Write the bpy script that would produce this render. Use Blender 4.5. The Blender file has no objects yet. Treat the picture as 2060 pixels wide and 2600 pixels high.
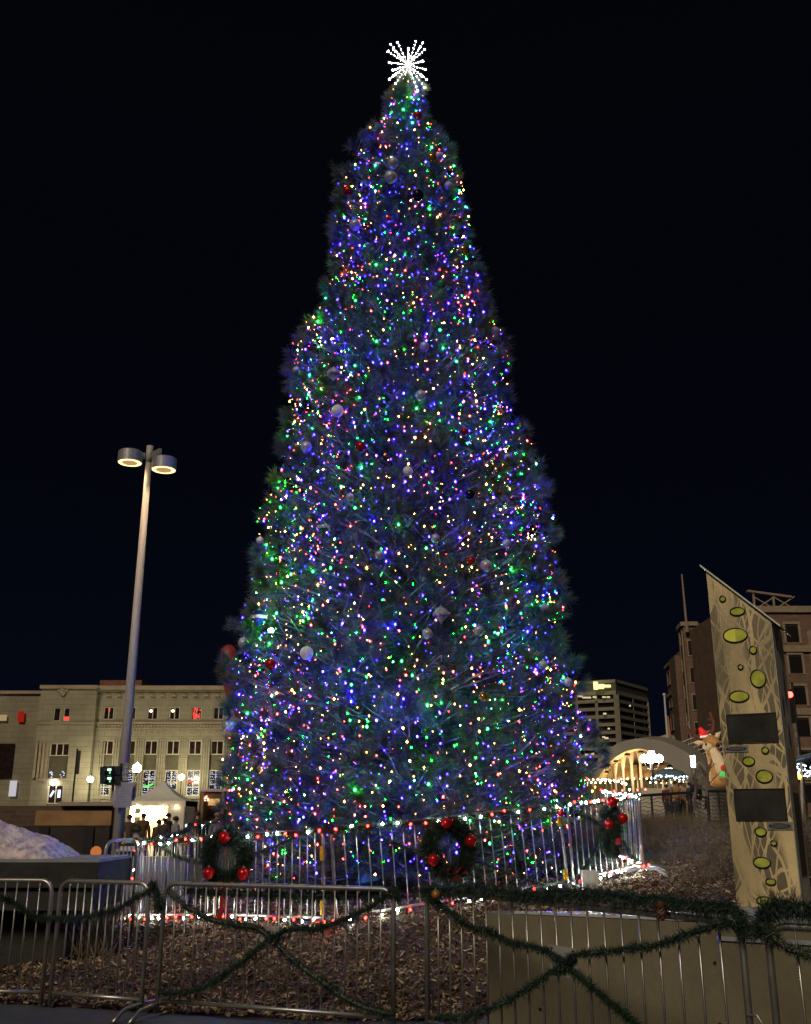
import bpy, math, random
import numpy as np
from mathutils import Vector, Matrix
R = math.radians
random.seed(7); rng = np.random.default_rng(11)
S = bpy.context.scene
COL = S.collection

# ------------------------------------------------------------------ camera, sky, light, exposure
EYE, PITCH, FOC = 1.68, R(17.2), 2500.0
cam = bpy.data.objects.new("camera", bpy.data.cameras.new("camera")); COL.objects.link(cam)
cam.location = (0, 0, EYE); cam.rotation_euler = (R(90) + PITCH, 0, 0)
cam.data.sensor_fit = 'VERTICAL'; cam.data.sensor_height = 36; cam.data.lens = 36 * FOC / 2600
cam.data.clip_start = .1; cam.data.clip_end = 3000
S.camera = cam
W = bpy.data.worlds.new("World"); S.world = W; W.use_nodes = True
wn = W.node_tree; bg = wn.nodes["Background"]
tc = wn.nodes.new("ShaderNodeTexCoord"); sx = wn.nodes.new("ShaderNodeSeparateXYZ"); rp = wn.nodes.new("ShaderNodeValToRGB")
wn.links.new(tc.outputs["Generated"], sx.inputs[0]); wn.links.new(sx.outputs[2], rp.inputs[0]); wn.links.new(rp.outputs[0], bg.inputs[0])
rp.color_ramp.elements[0].position = 0.0; rp.color_ramp.elements[0].color = (.0012, .0018, .0048, 1)
rp.color_ramp.elements[1].position = .75; rp.color_ramp.elements[1].color = (.0008, .0009, .0016, 1)
e_ = rp.color_ramp.elements.new(.32); e_.color = (.0007, .0010, .0026, 1)
bg.inputs[1].default_value = 1.0
sl = bpy.data.lights.new("plaza_glow", 'SUN'); sl.energy = .95; sl.angle = R(14); sl.color = (1, .84, .62)
so = bpy.data.objects.new("plaza_glow", sl); COL.objects.link(so)
so.rotation_euler = (R(54), 0, R(-22))
S.view_settings.view_transform = 'Standard'; S.view_settings.look = 'None'; S.view_settings.exposure = .55; S.view_settings.gamma = 1
S.render.engine = 'CYCLES'
cy = S.cycles
cy.use_light_tree = True; cy.max_bounces = 4; cy.diffuse_bounces = 2; cy.glossy_bounces = 3; cy.transmission_bounces = 3; cy.transparent_max_bounces = 6
cy.use_denoising = True; cy.denoiser = 'OPENIMAGEDENOISE'; cy.sample_clamp_indirect = 3; cy.caustics_reflective = False; cy.caustics_refractive = False
cy.pixel_filter_type = 'BLACKMAN_HARRIS'; cy.filter_width = 1.5

# ------------------------------------------------------------------ geometry of the photograph
cp, sp = math.cos(PITCH), math.sin(PITCH)
def ray(u, v):
    x = (u - 1030) / FOC; y = (1300 - v) / FOC
    return Vector((x, cp - y * sp, sp + y * cp))
def at(u, v, Y):
    d = ray(u, v); t = Y / d.y
    return Vector((d.x * t, Y, EYE + d.z * t))
def onz(u, v, z):
    d = ray(u, v); t = (z - EYE) / d.z
    return Vector((d.x * t, d.y * t, z))
def onwall(u, v, P, Q, off=0.):
    """meeting point of a sight line with the vertical plane through P and Q, moved off metres to the viewer's side"""
    n = Vector((-(Q[1] - P[1]), Q[0] - P[0], 0)).normalized()
    if n.y > 0: n = -n
    p0 = Vector((P[0], P[1], 0)) + n * off; d = ray(u, v); o = Vector((0, 0, EYE))
    t = (p0 - o).dot(n) / d.dot(n)
    return o + d * t
def sst(a, b, x):
    t = min(1, max(0, (x - a) / (b - a))); return t * t * (3 - 2 * t)
def gz(X, Y):
    amp = min(1.0 + .5 * sst(28, 38, Y), max(0.0, .53 + .085 * X))
    z = min(1, max(0, (Y - 9.5 + .25 * min(0, X + 0)) / 2.9)) * amp if X > -9 else 0
    z = max(z, 0) + (min(8, max(0, Y - 15)) * .05 if -9 < X else 0) * sst(-9, -5, X)
    z = min(z, 1.0 + .5 * sst(28, 38, Y))
    b = sst(.9, 1.3, X) * sst(8.9, 9.4, Y) * .80 * (1 - .25 * sst(10, 12.5, Y))
    z = max(z, b)
    return z * (1 - sst(6, 30, abs(X + 4) - 30)) if abs(X + 4) > 36 else z

# ------------------------------------------------------------------ mesh and material helpers
ORG = {}
class MB:
    def __init__(s): s.v = []; s.f = []; s.m = []; s.cur = 0
    def add(s, vs, fs):
        b = len(s.v); s.v += [tuple(v) for v in vs]; s.f += [tuple(b + i for i in f) for f in fs]; s.m += [s.cur] * len(fs)
    def box(s, c, d, rz=0, rx=0, ry=0):
        M = Matrix.Translation(c) @ Matrix.Rotation(rz, 4, 'Z') @ Matrix.Rotation(ry, 4, 'Y') @ Matrix.Rotation(rx, 4, 'X')
        a, b, h = d[0] / 2, d[1] / 2, d[2] / 2
        vs = [M @ Vector(p) for p in ((-a, -b, -h), (a, -b, -h), (a, b, -h), (-a, b, -h), (-a, -b, h), (a, -b, h), (a, b, h), (-a, b, h))]
        s.add(vs, [(0, 3, 2, 1), (4, 5, 6, 7), (0, 1, 5, 4), (1, 2, 6, 5), (2, 3, 7, 6), (3, 0, 4, 7)]); return s
    def bx(s, x0, x1, y0, y1, z0, z1):
        return s.box(((x0 + x1) / 2, (y0 + y1) / 2, (z0 + z1) / 2), (abs(x1 - x0), abs(y1 - y0), abs(z1 - z0)))
    def tube(s, pts, r, n=8, cap=True):
        pts = [Vector(p) for p in pts]; k = len(pts)
        rs = r if isinstance(r, (list, tuple)) else [r] * k
        vs = []; up = None
        for i, p in enumerate(pts):
            t = (pts[min(i + 1, k - 1)] - pts[max(i - 1, 0)])
            t = t.normalized() if t.length > 1e-9 else Vector((0, 0, 1))
            if up is None: up = t.orthogonal().normalized()
            up = (up - t * up.dot(t)); up = up.normalized() if up.length > 1e-6 else t.orthogonal().normalized()
            w = t.cross(up)
            for j in range(n):
                a = 2 * math.pi * j / n; vs.append(p + (up * math.cos(a) + w * math.sin(a)) * rs[i])
        fs = [(i * n + j, i * n + (j + 1) % n, (i + 1) * n + (j + 1) % n, (i + 1) * n + j) for i in range(k - 1) for j in range(n)]
        if cap: fs += [tuple(range(n - 1, -1, -1)), tuple((k - 1) * n + j for j in range(n))]
        s.add(vs, fs); return s
    def lathe(s, c, prof, n=16, M=None):
        c = Vector(c); vs = []
        for (r, z) in prof:
            for j in range(n):
                a = 2 * math.pi * j / n; p = Vector((r * math.cos(a), r * math.sin(a), z))
                vs.append(c + (M @ p if M else p))
        k = len(prof)
        fs = [(i * n + j, i * n + (j + 1) % n, (i + 1) * n + (j + 1) % n, (i + 1) * n + j) for i in range(k - 1) for j in range(n)]
        if prof[0][0] > 1e-4: fs.append(tuple(range(n - 1, -1, -1)))
        if prof[-1][0] > 1e-4: fs.append(tuple((k - 1) * n + j for j in range(n)))
        s.add(vs, fs); return s
    def ball(s, c, r, n=14, m=9, sz=1., M=None):
        return s.lathe(c, [(max(1e-5, r * math.sin(math.pi * i / m)), -r * sz * math.cos(math.pi * i / m)) for i in range(m + 1)], n, M)
    def prism(s, poly, fn):
        """poly: 2-D outline, fn(p, k) -> 3-D point for k = 0 (front) and 1 (back)"""
        n = len(poly); vs = [fn(p, 0) for p in poly] + [fn(p, 1) for p in poly]
        s.add(vs, [tuple(range(n)), tuple(range(2 * n - 1, n - 1, -1))] + [(i, n + i, n + (i + 1) % n, (i + 1) % n) for i in range(n)]); return s
    def build(s, name, mat, parent=None, smooth=False, local=False):
        me = bpy.data.meshes.new(name); o = bpy.data.objects.new(name, me); COL.objects.link(o)
        org = Vector((0, 0, 0))
        if parent is not None:
            o.parent = parent; org = ORG.get(parent, Vector((0, 0, 0))); ORG[o] = org
        if local: org = Vector((0, 0, 0))
        me.from_pydata([(v[0] - org.x, v[1] - org.y, v[2] - org.z) for v in s.v], [], s.f)
        for m in (mat if isinstance(mat, (list, tuple)) else [mat]): me.materials.append(m)
        me.polygons.foreach_set("material_index", s.m)
        if smooth: me.polygons.foreach_set("use_smooth", [True] * len(s.f))
        me.update(); return o
def tag(o, label=None, cat=None, group=None, kind=None):
    for k, x in (("label", label), ("category", cat), ("group", group), ("kind", kind)):
        if x: o[k] = x
    return o
def empty(name, loc, label=None, cat=None, group=None, rz=0):
    o = bpy.data.objects.new(name, None); COL.objects.link(o); o.location = loc; o.rotation_euler = (0, 0, rz)
    o.empty_display_size = .1; ORG[o] = Vector(loc); return tag(o, label, cat, group)
def trimesh(name, V, mats, parent=None, midx=None, F=None):
    """large triangle soup from numpy arrays"""
    V = np.asarray(V, np.float32).reshape(-1, 3); 
    if parent is not None: V = V - np.array(ORG.get(parent, (0, 0, 0)), np.float32)
    n = len(V) // 3 if F is None else len(F)
    idx = np.arange(n * 3, dtype=np.int32) if F is None else np.asarray(F, np.int32).ravel()
    me = bpy.data.meshes.new(name); me.vertices.add(len(V)); me.vertices.foreach_set("co", V.ravel())
    me.loops.add(n * 3); me.loops.foreach_set("vertex_index", idx)
    me.polygons.add(n); me.polygons.foreach_set("loop_start", np.arange(0, n * 3, 3, dtype=np.int32)); me.polygons.foreach_set("loop_total", np.full(n, 3, np.int32))
    for m in mats: me.materials.append(m)
    if midx is not None: me.polygons.foreach_set("material_index", np.asarray(midx, np.int32))
    me.update(calc_edges=True)
    o = bpy.data.objects.new(name, me); COL.objects.link(o)
    if parent is not None: o.parent = parent; ORG[o] = ORG.get(parent, Vector((0, 0, 0)))
    return o
def unit(a): return a / np.maximum(1e-9, np.linalg.norm(a, axis=-1, keepdims=True))
def needles(C, D, n, length, width, spread, back=.5):
    """C, D: (N,3) tuft centres and directions; n needles each -> triangles"""
    C = np.asarray(C, float); D = unit(np.asarray(D, float)); N = len(C)
    C = np.repeat(C, n, 0); D = np.repeat(D, n, 0)
    d = unit(D * rng.uniform(.15, 1.3, (N * n, 1)) + rng.normal(0, spread, (N * n, 3)))
    L = length * rng.uniform(.6, 1.15, (N * n, 1))
    b = C - D * rng.uniform(0, back, (N * n, 1)) * length
    w = unit(np.cross(d, rng.normal(0, 1, (N * n, 3)))) * width / 2
    return np.stack([b - w, b + w, b + d * L], 1).reshape(-1, 3)

def nodes(m): return m.node_tree.nodes, m.node_tree.links
def mat(name, col, rough=.7, metal=0., var=0., vscale=8., col2=None, bump=0., bscale=40., stretch=None, spec=.5, emis=None, estr=0., detail=4.):
    m = bpy.data.materials.new(name); m.use_nodes = True; N, L = nodes(m); b = N["Principled BSDF"]
    b.inputs["Base Color"].default_value = (*col, 1); b.inputs["Roughness"].default_value = rough; b.inputs["Metallic"].default_value = metal
    b.inputs["Specular IOR Level"].default_value = spec
    vec = None
    if var or col2 or bump:
        t = N.new("ShaderNodeTexCoord"); mp = N.new("ShaderNodeMapping"); L.new(t.outputs["Object"], mp.inputs[0])
        if stretch: mp.inputs["Scale"].default_value = stretch
        vec = mp.outputs[0]
    if var or col2:
        nz = N.new("ShaderNodeTexNoise"); nz.inputs["Scale"].default_value = vscale; nz.inputs["Detail"].default_value = detail; L.new(vec, nz.inputs[0])
        r = N.new("ShaderNodeValToRGB"); L.new(nz.outputs[0], r.inputs[0]); c2 = col2 or tuple(c * (1 - var) for c in col)
        r.color_ramp.elements[0].position = .36; r.color_ramp.elements[0].color = (*c2, 1)
        r.color_ramp.elements[1].position = .64; r.color_ramp.elements[1].color = (*col, 1)
        L.new(r.outputs[0], b.inputs["Base Color"])
    if bump:
        nb = N.new("ShaderNodeTexNoise"); nb.inputs["Scale"].default_value = bscale; nb.inputs["Detail"].default_value = 5; L.new(vec, nb.inputs[0])
        bp = N.new("ShaderNodeBump"); bp.inputs["Strength"].default_value = bump; bp.inputs["Distance"].default_value = .03; L.new(nb.outputs[0], bp.inputs["Height"]); L.new(bp.outputs[0], b.inputs["Normal"])
    if emis: b.inputs["Emission Color"].default_value = (*emis, 1); b.inputs["Emission Strength"].default_value = estr
    return m
def emat(name, col, s):
    m = bpy.data.materials.new(name); m.use_nodes = True; N, L = nodes(m); N.remove(N["Principled BSDF"])
    e = N.new("ShaderNodeEmission"); e.inputs[0].default_value = (*col, 1); e.inputs[1].default_value = s; L.new(e.outputs[0], N["Material Output"].inputs[0]); return m
def brickmat(name, c1, c2, mortar, bw=.22, rh=.075, axis='XZ', ms=.012):
    m = bpy.data.materials.new(name); m.use_nodes = True; N, L = nodes(m); b = N["Principled BSDF"]; b.inputs["Roughness"].default_value = .85
    t = N.new("ShaderNodeTexCoord"); s_ = N.new("ShaderNodeSeparateXYZ"); c = N.new("ShaderNodeCombineXYZ"); L.new(t.outputs["Object"], s_.inputs[0])
    ad = N.new("ShaderNodeMath"); ad.operation = 'ADD'; L.new(s_.outputs[0], ad.inputs[0]); L.new(s_.outputs[1], ad.inputs[1])
    L.new(ad.outputs[0], c.inputs[0]); L.new(s_.outputs[2], c.inputs[1])
    k = N.new("ShaderNodeTexBrick"); L.new(c.outputs[0], k.inputs[0]); k.inputs["Color1"].default_value = (*c1, 1); k.inputs["Color2"].default_value = (*c2, 1); k.inputs["Mortar"].default_value = (*mortar, 1)
    k.inputs["Scale"].default_value = 1; k.inputs["Brick Width"].default_value = bw; k.inputs["Row Height"].default_value = rh; k.inputs["Mortar Size"].default_value = ms
    nz = N.new("ShaderNodeTexNoise"); nz.inputs["Scale"].default_value = .9; nz.inputs["Detail"].default_value = 6; L.new(t.outputs["Object"], nz.inputs[0])
    mx = N.new("ShaderNodeMixRGB"); mx.blend_type = 'MULTIPLY'; mx.inputs[0].default_value = .55; L.new(k.outputs[0], mx.inputs[1]); L.new(nz.outputs[0], mx.inputs[2]); L.new(mx.outputs[0], b.inputs["Base Color"])
    return m

M = {}
M['steel'] = mat('galvanised_steel', (.50, .49, .46), .38, .85, .25, 14)
M['steel_dark'] = mat('dull_steel', (.23, .23, .23), .5, .7, .3, 9)
M['yellow'] = mat('yellow_plastic', (.75, .42, .02), .5, 0, .2, 30)
M['black'] = mat('black_plastic', (.015, .015, .017), .4, 0, .3, 20)
M['white'] = mat('white_paint', (.62, .61, .6), .6, 0, .12, 12)
M['garland'] = mat('garland_green', (.034, .062, .044), .55, 0, 0, 9, (.014, .028, .024))
M['garland_light'] = mat('garland_light_green', (.075, .105, .065), .5, 0, 0, 12, (.03, .05, .035))
M['wire'] = mat('green_wire', (.01, .03, .015), .5, 0, .3, 30)
M['needle'] = mat('pine_needle', (.105, .135, .098), .5, 0, 0, 2.4, (.040, .058, .046))
M['bark'] = mat('pine_bark', (.30, .22, .21), .9, 0, 0, 7, (.09, .06, .055), bump=.8, bscale=26, stretch=(1, 1, .15))
M['limb'] = mat('pine_limb', (.34, .27, .28), .85, 0, .5, 9)
BULB = {'blueb': emat('bright_blue_bulb', (.008, .0026, 1), 720), 'greenb': emat('bright_green_bulb', (.0025, 1, .02), 520), 'redb': emat('bright_red_bulb', (1, .02, .015), 95), 'amberb': emat('bright_amber_bulb', (1, .34, .06), 60), 'mintb': emat('bright_pale_bulb', (.2, 1, .6), 60),
        'blue': emat('blue_bulb', (.008, .0026, 1), 290), 'green': emat('green_bulb', (.0025, 1, .006), 130), 'red': emat('red_bulb', (1, .022, .018), 46),
        'amber': emat('amber_bulb', (1, .30, .05), 22), 'mint': emat('pale_green_bulb', (.15, 1, .5), 22), 'white': emat('white_bulb', (.78, 1, .88), 115), 'redr': emat('red_rail_bulb', (1, .014, .010), 34),
        'starw': emat('star_bulb', (1, .98, .80), 75), 'warm': emat('warm_bulb', (1, .75, .4), 60)}

# ------------------------------------------------------------------ ground, pavement, mulch
def sheet(name, x0, x1, y0, y1, nx, ny, f, m, kind='structure', ex=1.):
    vs = []; fs = []
    for j in range(ny + 1):
        for i in range(nx + 1):
            x = x0 + (x1 - x0) * i / nx; y = y0 + (y1 - y0) * (j / ny) ** ex; vs.append((x, y, f(x, y)))
    for j in range(ny):
        for i in range(nx): a = j * (nx + 1) + i; fs.append((a, a + 1, a + nx + 2, a + nx + 1))
    b = MB(); b.add(vs, fs); o = b.build(name, m, smooth=True); tag(o, kind=kind); return o
M['soil'] = mat('dusty_soil', (.105, .085, .068), .95, 0, 0, 1.3, (.070, .056, .046), bump=.4, bscale=14, detail=8)
M['asphalt'] = mat('asphalt', (.05, .05, .05), .9, 0, .3, 3, bump=.2, bscale=60)
def m_pave():
    m = mat('concrete_paving', (.070, .068, .070), .82, 0, 0, 2.4, (.040, .040, .043), bump=.25, bscale=50, detail=8); N, L = nodes(m); b = N["Principled BSDF"]
    src = b.inputs["Base Color"].links[0].from_socket
    t = N.new("ShaderNodeTexCoord"); mp = N.new("ShaderNodeMapping"); mp.inputs["Rotation"].default_value = (0, 0, R(-14)); L.new(t.outputs["Object"], mp.inputs[0])
    k = N.new("ShaderNodeTexBrick"); k.offset = 0; L.new(mp.outputs[0], k.inputs[0])
    for q in ("Color1", "Color2"): k.inputs[q].default_value = (1, 1, 1, 1)
    k.inputs["Mortar"].default_value = (.25, .25, .25, 1); k.inputs["Scale"].default_value = 1; k.inputs["Brick Width"].default_value = 1.5; k.inputs["Row Height"].default_value = 1.2; k.inputs["Mortar Size"].default_value = .012
    mx = N.new("ShaderNodeMixRGB"); mx.blend_type = 'MULTIPLY'; mx.inputs[0].default_value = 1; L.new(src, mx.inputs[1]); L.new(k.outputs[0], mx.inputs[2]); L.new(mx.outputs[0], b.inputs["Base Color"]); return m
def gfar(x, y): return gz(x, y) - .0
sheet('ground', -45, 45, 9.0, 75, 180, 150, lambda x, y: gz(x, y) - .012, M['soil'], ex=1.5)
sheet('road', -900, 900, -30, 2500, 20, 30, lambda x, y: -.05, M['asphalt'])
edge = lambda x: 9.42 - .235 * min(0, x + .9) - .04 * x
b = MB(); xs = [-30, -8, -5, -4, -3, -2, -1, 0, 1, 2, 4, 30]
b.add([(x, -20, 0) for x in xs] + [(x, edge(max(-5, min(4, x))), 0) for x in xs], [(i, i + 1, len(xs) + i + 1, len(xs) + i) for i in range(len(xs) - 1)])
tag(b.build('pavement', m_pave()), kind='structure')
M['mulch'] = mat('bark_mulch_bed', (.17, .115, .08), .95, 0, 0, 30, (.04, .026, .019), bump=1., bscale=45, stretch=(1, 1.6, 1), detail=7)
def mz(x, y): return gz(x, y) + .012 + .03 * (math.sin(x * 7.1 + y * 3) * math.sin(y * 6.3 - x * 2))
NXM, NYM = 150, 110
vs = []; fs = []
for j in range(NYM + 1):
    for i in range(NXM + 1):
        x = -6.2 + 13.2 * i / NXM; e0 = edge(max(-5, min(4, x))) if x < .9 else (9.25 - .3 * (x - .9)); far = 20.5 - 2.5 * sst(-2, -6, -abs(x)) 
        if x < -2: e1 = 20.5 + (x + 2) * 1.9
        else: e1 = 20.5
        if x > 3.4: e1 = 20.5 - (x - 3.4) * 3.4
        e1 = max(e1, e0 + .4)
        y = e0 + (e1 - e0) * j / NYM
        vs.append((x, y, mz(x, y) * (sst(0, .25, y - e0)) + .01))
for j in range(NYM):
    for i in range(NXM): a = j * (NXM + 1) + i; fs.append((a, a + 1, a + NXM + 2, a + NXM + 1))
b = MB(); b.add(vs, fs); tag(b.build('mulch_bed', M['mulch'], smooth=True), kind='structure')
# loose chips of bark and leaf litter
M['chip_a'] = mat('pale_chip', (.62, .47, .32), .8, 0, .5, 14); M['chip_b'] = mat('brown_chip', (.33, .21, .14), .85, 0, .5, 14); M['chip_c'] = mat('dark_chip', (.11, .07, .05), .9, 0, .4, 14)
NC = 64000
x = rng.uniform(-5.6, 6.0, NC); tt = rng.uniform(0, 1, NC) ** 1.5
e0 = np.where(x < .9, 9.42 - .235 * np.minimum(0, np.maximum(x, -5) + .9) - .04 * x, 9.25 - .3 * (x - .9)); y = e0 - .05 + tt * 8.5
zz = np.array([mz(a, c) * sst(0, .25, c - d) for a, c, d in zip(x, y, e0)]) + rng.uniform(.012, .05, NC)
a = rng.uniform(0, 2 * np.pi, NC); L_ = rng.uniform(.02, .075, NC)[:, None]; w_ = rng.uniform(.006, .02, NC)[:, None]
d = np.stack([np.cos(a), np.sin(a), rng.normal(0, .35, NC)], 1); w = np.stack([-np.sin(a), np.cos(a), rng.normal(0, .6, NC)], 1); c = np.stack([x, y, zz], 1)
bend = np.stack([np.zeros(NC), np.zeros(NC), rng.uniform(-.3, .5, NC)], 1) * L_
q0 = c - d * L_ / 2 - w * w_ / 2; q1 = c - d * L_ / 2 + w * w_ / 2; q2 = c + d * L_ / 2 + w * w_ / 2 + bend * .4; q3 = c + d * L_ / 2 - w * w_ / 2 + bend * .4
V = np.stack([q0, q1, q2, q0, q2, q3], 1).reshape(-1, 3)
mi = np.repeat(rng.choice(3, NC, p=[.24, .42, .34]), 2)
tag(trimesh('mulch_chips', V, [M['chip_a'], M['chip_b'], M['chip_c']], midx=mi), label='loose bark chips and dead leaves strewn over the bed under the tree', cat='mulch', kind='stuff')

# ------------------------------------------------------------------ garlands
def resample(pts, step):
    pts = [Vector(p) for p in pts]; out = [pts[0].copy()]; 
    # Catmull-Rom
    P = [pts[0] * 2 - pts[1]] + pts + [pts[-1] * 2 - pts[-2]]; dense = []
    for i in range(1, len(P) - 2):
        for k in range(12):
            t = k / 12; a, b_, c_, d_ = P[i - 1], P[i], P[i + 1], P[i + 2]
            dense.append(.5 * ((2 * b_) + (c_ - a) * t + (2 * a - 5 * b_ + 4 * c_ - d_) * t * t + (3 * b_ - a - 3 * c_ + d_) * t ** 3))
    dense.append(pts[-1]); acc = 0
    for i in range(1, len(dense)):
        seg = (dense[i] - dense[i - 1]).length
        while acc + seg >= step and seg > 1e-9:
            f = (step - acc) / seg; p = dense[i - 1].lerp(dense[i], f); out.append(p); dense[i - 1] = p; seg = (dense[i] - p).length; acc = 0
        acc += seg
    return out
def garland_tris(pts, r=.05, per=26, wid=.004, droop=0., closed=False):
    P = resample(pts, .03); A = np.array(P); n = len(A)
    T = unit(np.gradient(A, axis=0)); 
    q = rng.integers(0, n, n * per); c = A[q] + rng.normal(0, r * .16, (len(q), 3)); t = T[q]
    d = unit(np.cross(t, rng.normal(0, 1, (len(q), 3)))); d = unit(d + t * rng.uniform(-.6, 1.0, (len(q), 1)) + np.array([0, 0, -droop]))
    blob = .72 + .28 * np.sin(q * .9 + n) * np.sin(q * .37)
    L = (r * rng.uniform(.7, 1.45, len(q)) * blob)[:, None]; w = unit(np.cross(d, rng.normal(0, 1, (len(q), 3)))) * wid / 2
    return np.stack([c - w, c + w, c + d * L], 1).reshape(-1, 3), P
def garland(pts, label, r=.05, per=26, wid=.0045, droop=0., group=None, m='garland', stray=None):
    V, P = garland_tris(pts, r * 1.12, int(per * 1.9), wid * 1.5, droop)
    o = trimesh('garland', V, [M[m]]); tag(o, label, 'garland', group)
    k = MB(); k.tube(P[::3] + [P[-1]], r * .3, 5); k.build('cord', M['wire'], o); return o

# ------------------------------------------------------------------ crowd barriers
def barrier(P, Q, z0, z1, nb, label, group, feet=(1, 1), tags=(), H=1.1, latch=False):
    """P, Q: ground ends (x, y); z0, z1: ground heights there"""
    L = math.hypot(Q[0] - P[0], Q[1] - P[1]); a = math.atan2(Q[1] - P[1], Q[0] - P[0]); pit = -math.atan2(z1 - z0, L); L = math.hypot(L, z1 - z0)
    e = empty('crowd_barrier', (P[0], P[1], z0), label, 'barrier', group); e.rotation_euler = (0, pit, a); ORG[e] = Vector((0, 0, 0))
    r = .021; zb = .13; c = .11
    def arc(cx, cz, a0, a1): return [(cx + c * math.cos(a0 + (a1 - a0) * k / 5), 0, cz + c * math.sin(a0 + (a1 - a0) * k / 5)) for k in range(6)]
    b = MB(); b.tube([(r, 0, .03)] + arc(c + r, H - c, math.pi, math.pi / 2) + arc(L - c - r, H - c, math.pi / 2, 0) + [(L - r, 0, .03)], r, 9)
    b.tube([(r * 2, 0, zb), (L - r * 2, 0, zb)], r * .85, 8)
    b.build('frame', M['steel'], e, smooth=True, local=True)
    first = None
    for i in range(nb):
        x = c * .55 + (L - c * 1.1) * (i + .75) / (nb + .5)
        if first is None:
            t = MB(); t.tube([(0, 0, zb + .008), (.004, 0, H * .55), (0, 0, H - .012)], .0078, 6); first = t.build('bar', M['steel'], e, smooth=True, local=True); o = first
        else: o = first.copy(); COL.objects.link(o); o.parent = e
        o.location = (x, 0, 0)
    for k, x in enumerate((r, L - r)):
        if feet[k]:
            f = MB(); f.tube([(x, -.40, .012), (x, -.33, .05), (x, -.25, .088), (x, 0, .10), (x, .25, .088), (x, .33, .05), (x, .40, .012)], .017, 8); f.build('foot', M['steel'], e, smooth=True, local=True)
    for (x, z, h) in tags:
        f = MB(); f.box((x * L, -.012, z), (.05, .022, h))
        for q in range(4): f.box((x * L + .03, -.012, z - h * .38 + q * h * .25), (.016, .018, h * .12))
        f.build('reflector_tag', M['yellow'], e, local=True)
    if latch:
        f = MB(); f.tube([(L - .02, -.02, .63), (L + .05, -.02, .635), (L + .08, -.02, .60), (L + .08, -.02, .45)], .007, 6); f.box((L + .085, -.025, .52), (.10, .012, .085)); f.build('latch', M['steel'], e, local=True)
    return e
def xy(u, v, Y): p = at(u, v, Y); return (p.x, p.y)
FZ = .0
F0 = xy(-160, 2232, 10.2); F1 = xy(140, 2235, 10.0); F2 = xy(152, 2235, 9.98); F3 = xy(386, 2246, 9.62)
F4 = xy(415, 2246, 9.6); F5 = xy(1006, 2258, 8.8); F6 = xy(1080, 2264, 8.68); F7 = xy(1888, 2345, 6.04); F8 = xy(1938, 2352, 5.95); F9 = (4.1, 4.6)
GF = 'barriers along the front of the tree bed'
barrier(F0, F1, 0, 0, 9, 'galvanised barrier at far left of front row, cut by the photo edge', GF, (0, 0))
barrier(F2, F3, 0, 0, 10, 'short galvanised barrier left of the widest X of garland, beside paving', GF, (0, 1))
barrier(F4, F5, 0, 0, 20, 'galvanised front barrier with X of garland over mulch, left of the concrete wall', GF, (1, 0))
barrier(F6, F7, 0, 0, 19, 'galvanised front barrier standing before the concrete wall, with pine cone', GF, (0, 0), latch=True)
barrier(F8, F9, 0, 0, 16, 'galvanised barrier at right edge of photo, below the metal kiosk', GF, (0, 0))
# inner ring round the tree
GI = 'lit barriers in a ring round the tree'
def gg(p): return gz(p[0], p[1]) + .02
A0 = xy(355, 2128, 15.0); A1 = xy(560, 2118, 13.75); A2 = xy(568, 2118, 13.7); B0 = xy(831, 2090, 12.35); B1 = xy(857, 2088, 12.3); C0 = xy(1437, 2040, 13.9); C1 = xy(1446, 2040, 14.0); D0 = xy(1622, 2015, 15.6)
D1 = (D0[0] + .02, D0[1] + .1); E0 = (D0[0] - .05, 18.4); K0 = xy(480, 2110, 17.6); K1 = xy(478, 2095, 17.8); K2 = xy(600, 2083, 19.6)
barrier(A0, A1, gg(A0), gg(A1), 11, 'ring barrier at left corner hung with the three bauble wreath and lights', GI, (1, 0))
barrier(A2, B0, gg(A2), gg(B0), 13, 'ring barrier between the left wreath and the paired yellow tags', GI, (0, 1), ((.985, .84, .16), (.985, .24, .16)))
barrier(B1, C0, gg(B1), gg(C0), 20, 'long ring barrier in front of the trunk behind the middle wreath', GI, (1, 1), ((.985, .90, .13), (.985, .22, .13)))
barrier(C1, D0, gg(C1), gg(D0), 12, 'ring barrier carrying the narrow right wreath with red ribbon', GI, (1, 1))
barrier(D1, E0, gg(D1), gg(E0), 16, 'right side ring barrier seen end on with yellow tags', GI, (1, 0), ((.1, .95, .14), (.3, .75, .12), (.2, .3, .14)))
barrier((A0[0] - .03, A0[1] + .12), K0, gg(A0), gg(K0), 17, 'left side ring barrier with crowded bars running back to the tent', GI, (1, 1), ((.35, 1.06, .1), (.93, .95, .16), (.985, .95, .16), (.985, .4, .16)))
barrier(K1, K2, gg(K1) + .05, gg(K2) + .05, 12, 'rear ring barrier behind the left corner near the brown stall', GI, (0, 0), ((.5, 1.08, .08),))
barrier(xy(268, 2196, 12.4), xy(352, 2192, 12.9), .30, .32, 6, 'dark barrier with a yellow clip between snow heap and ring corner', 'barriers beyond the left path', (0, 0), ((.5, 1.08, .05),))

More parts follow.
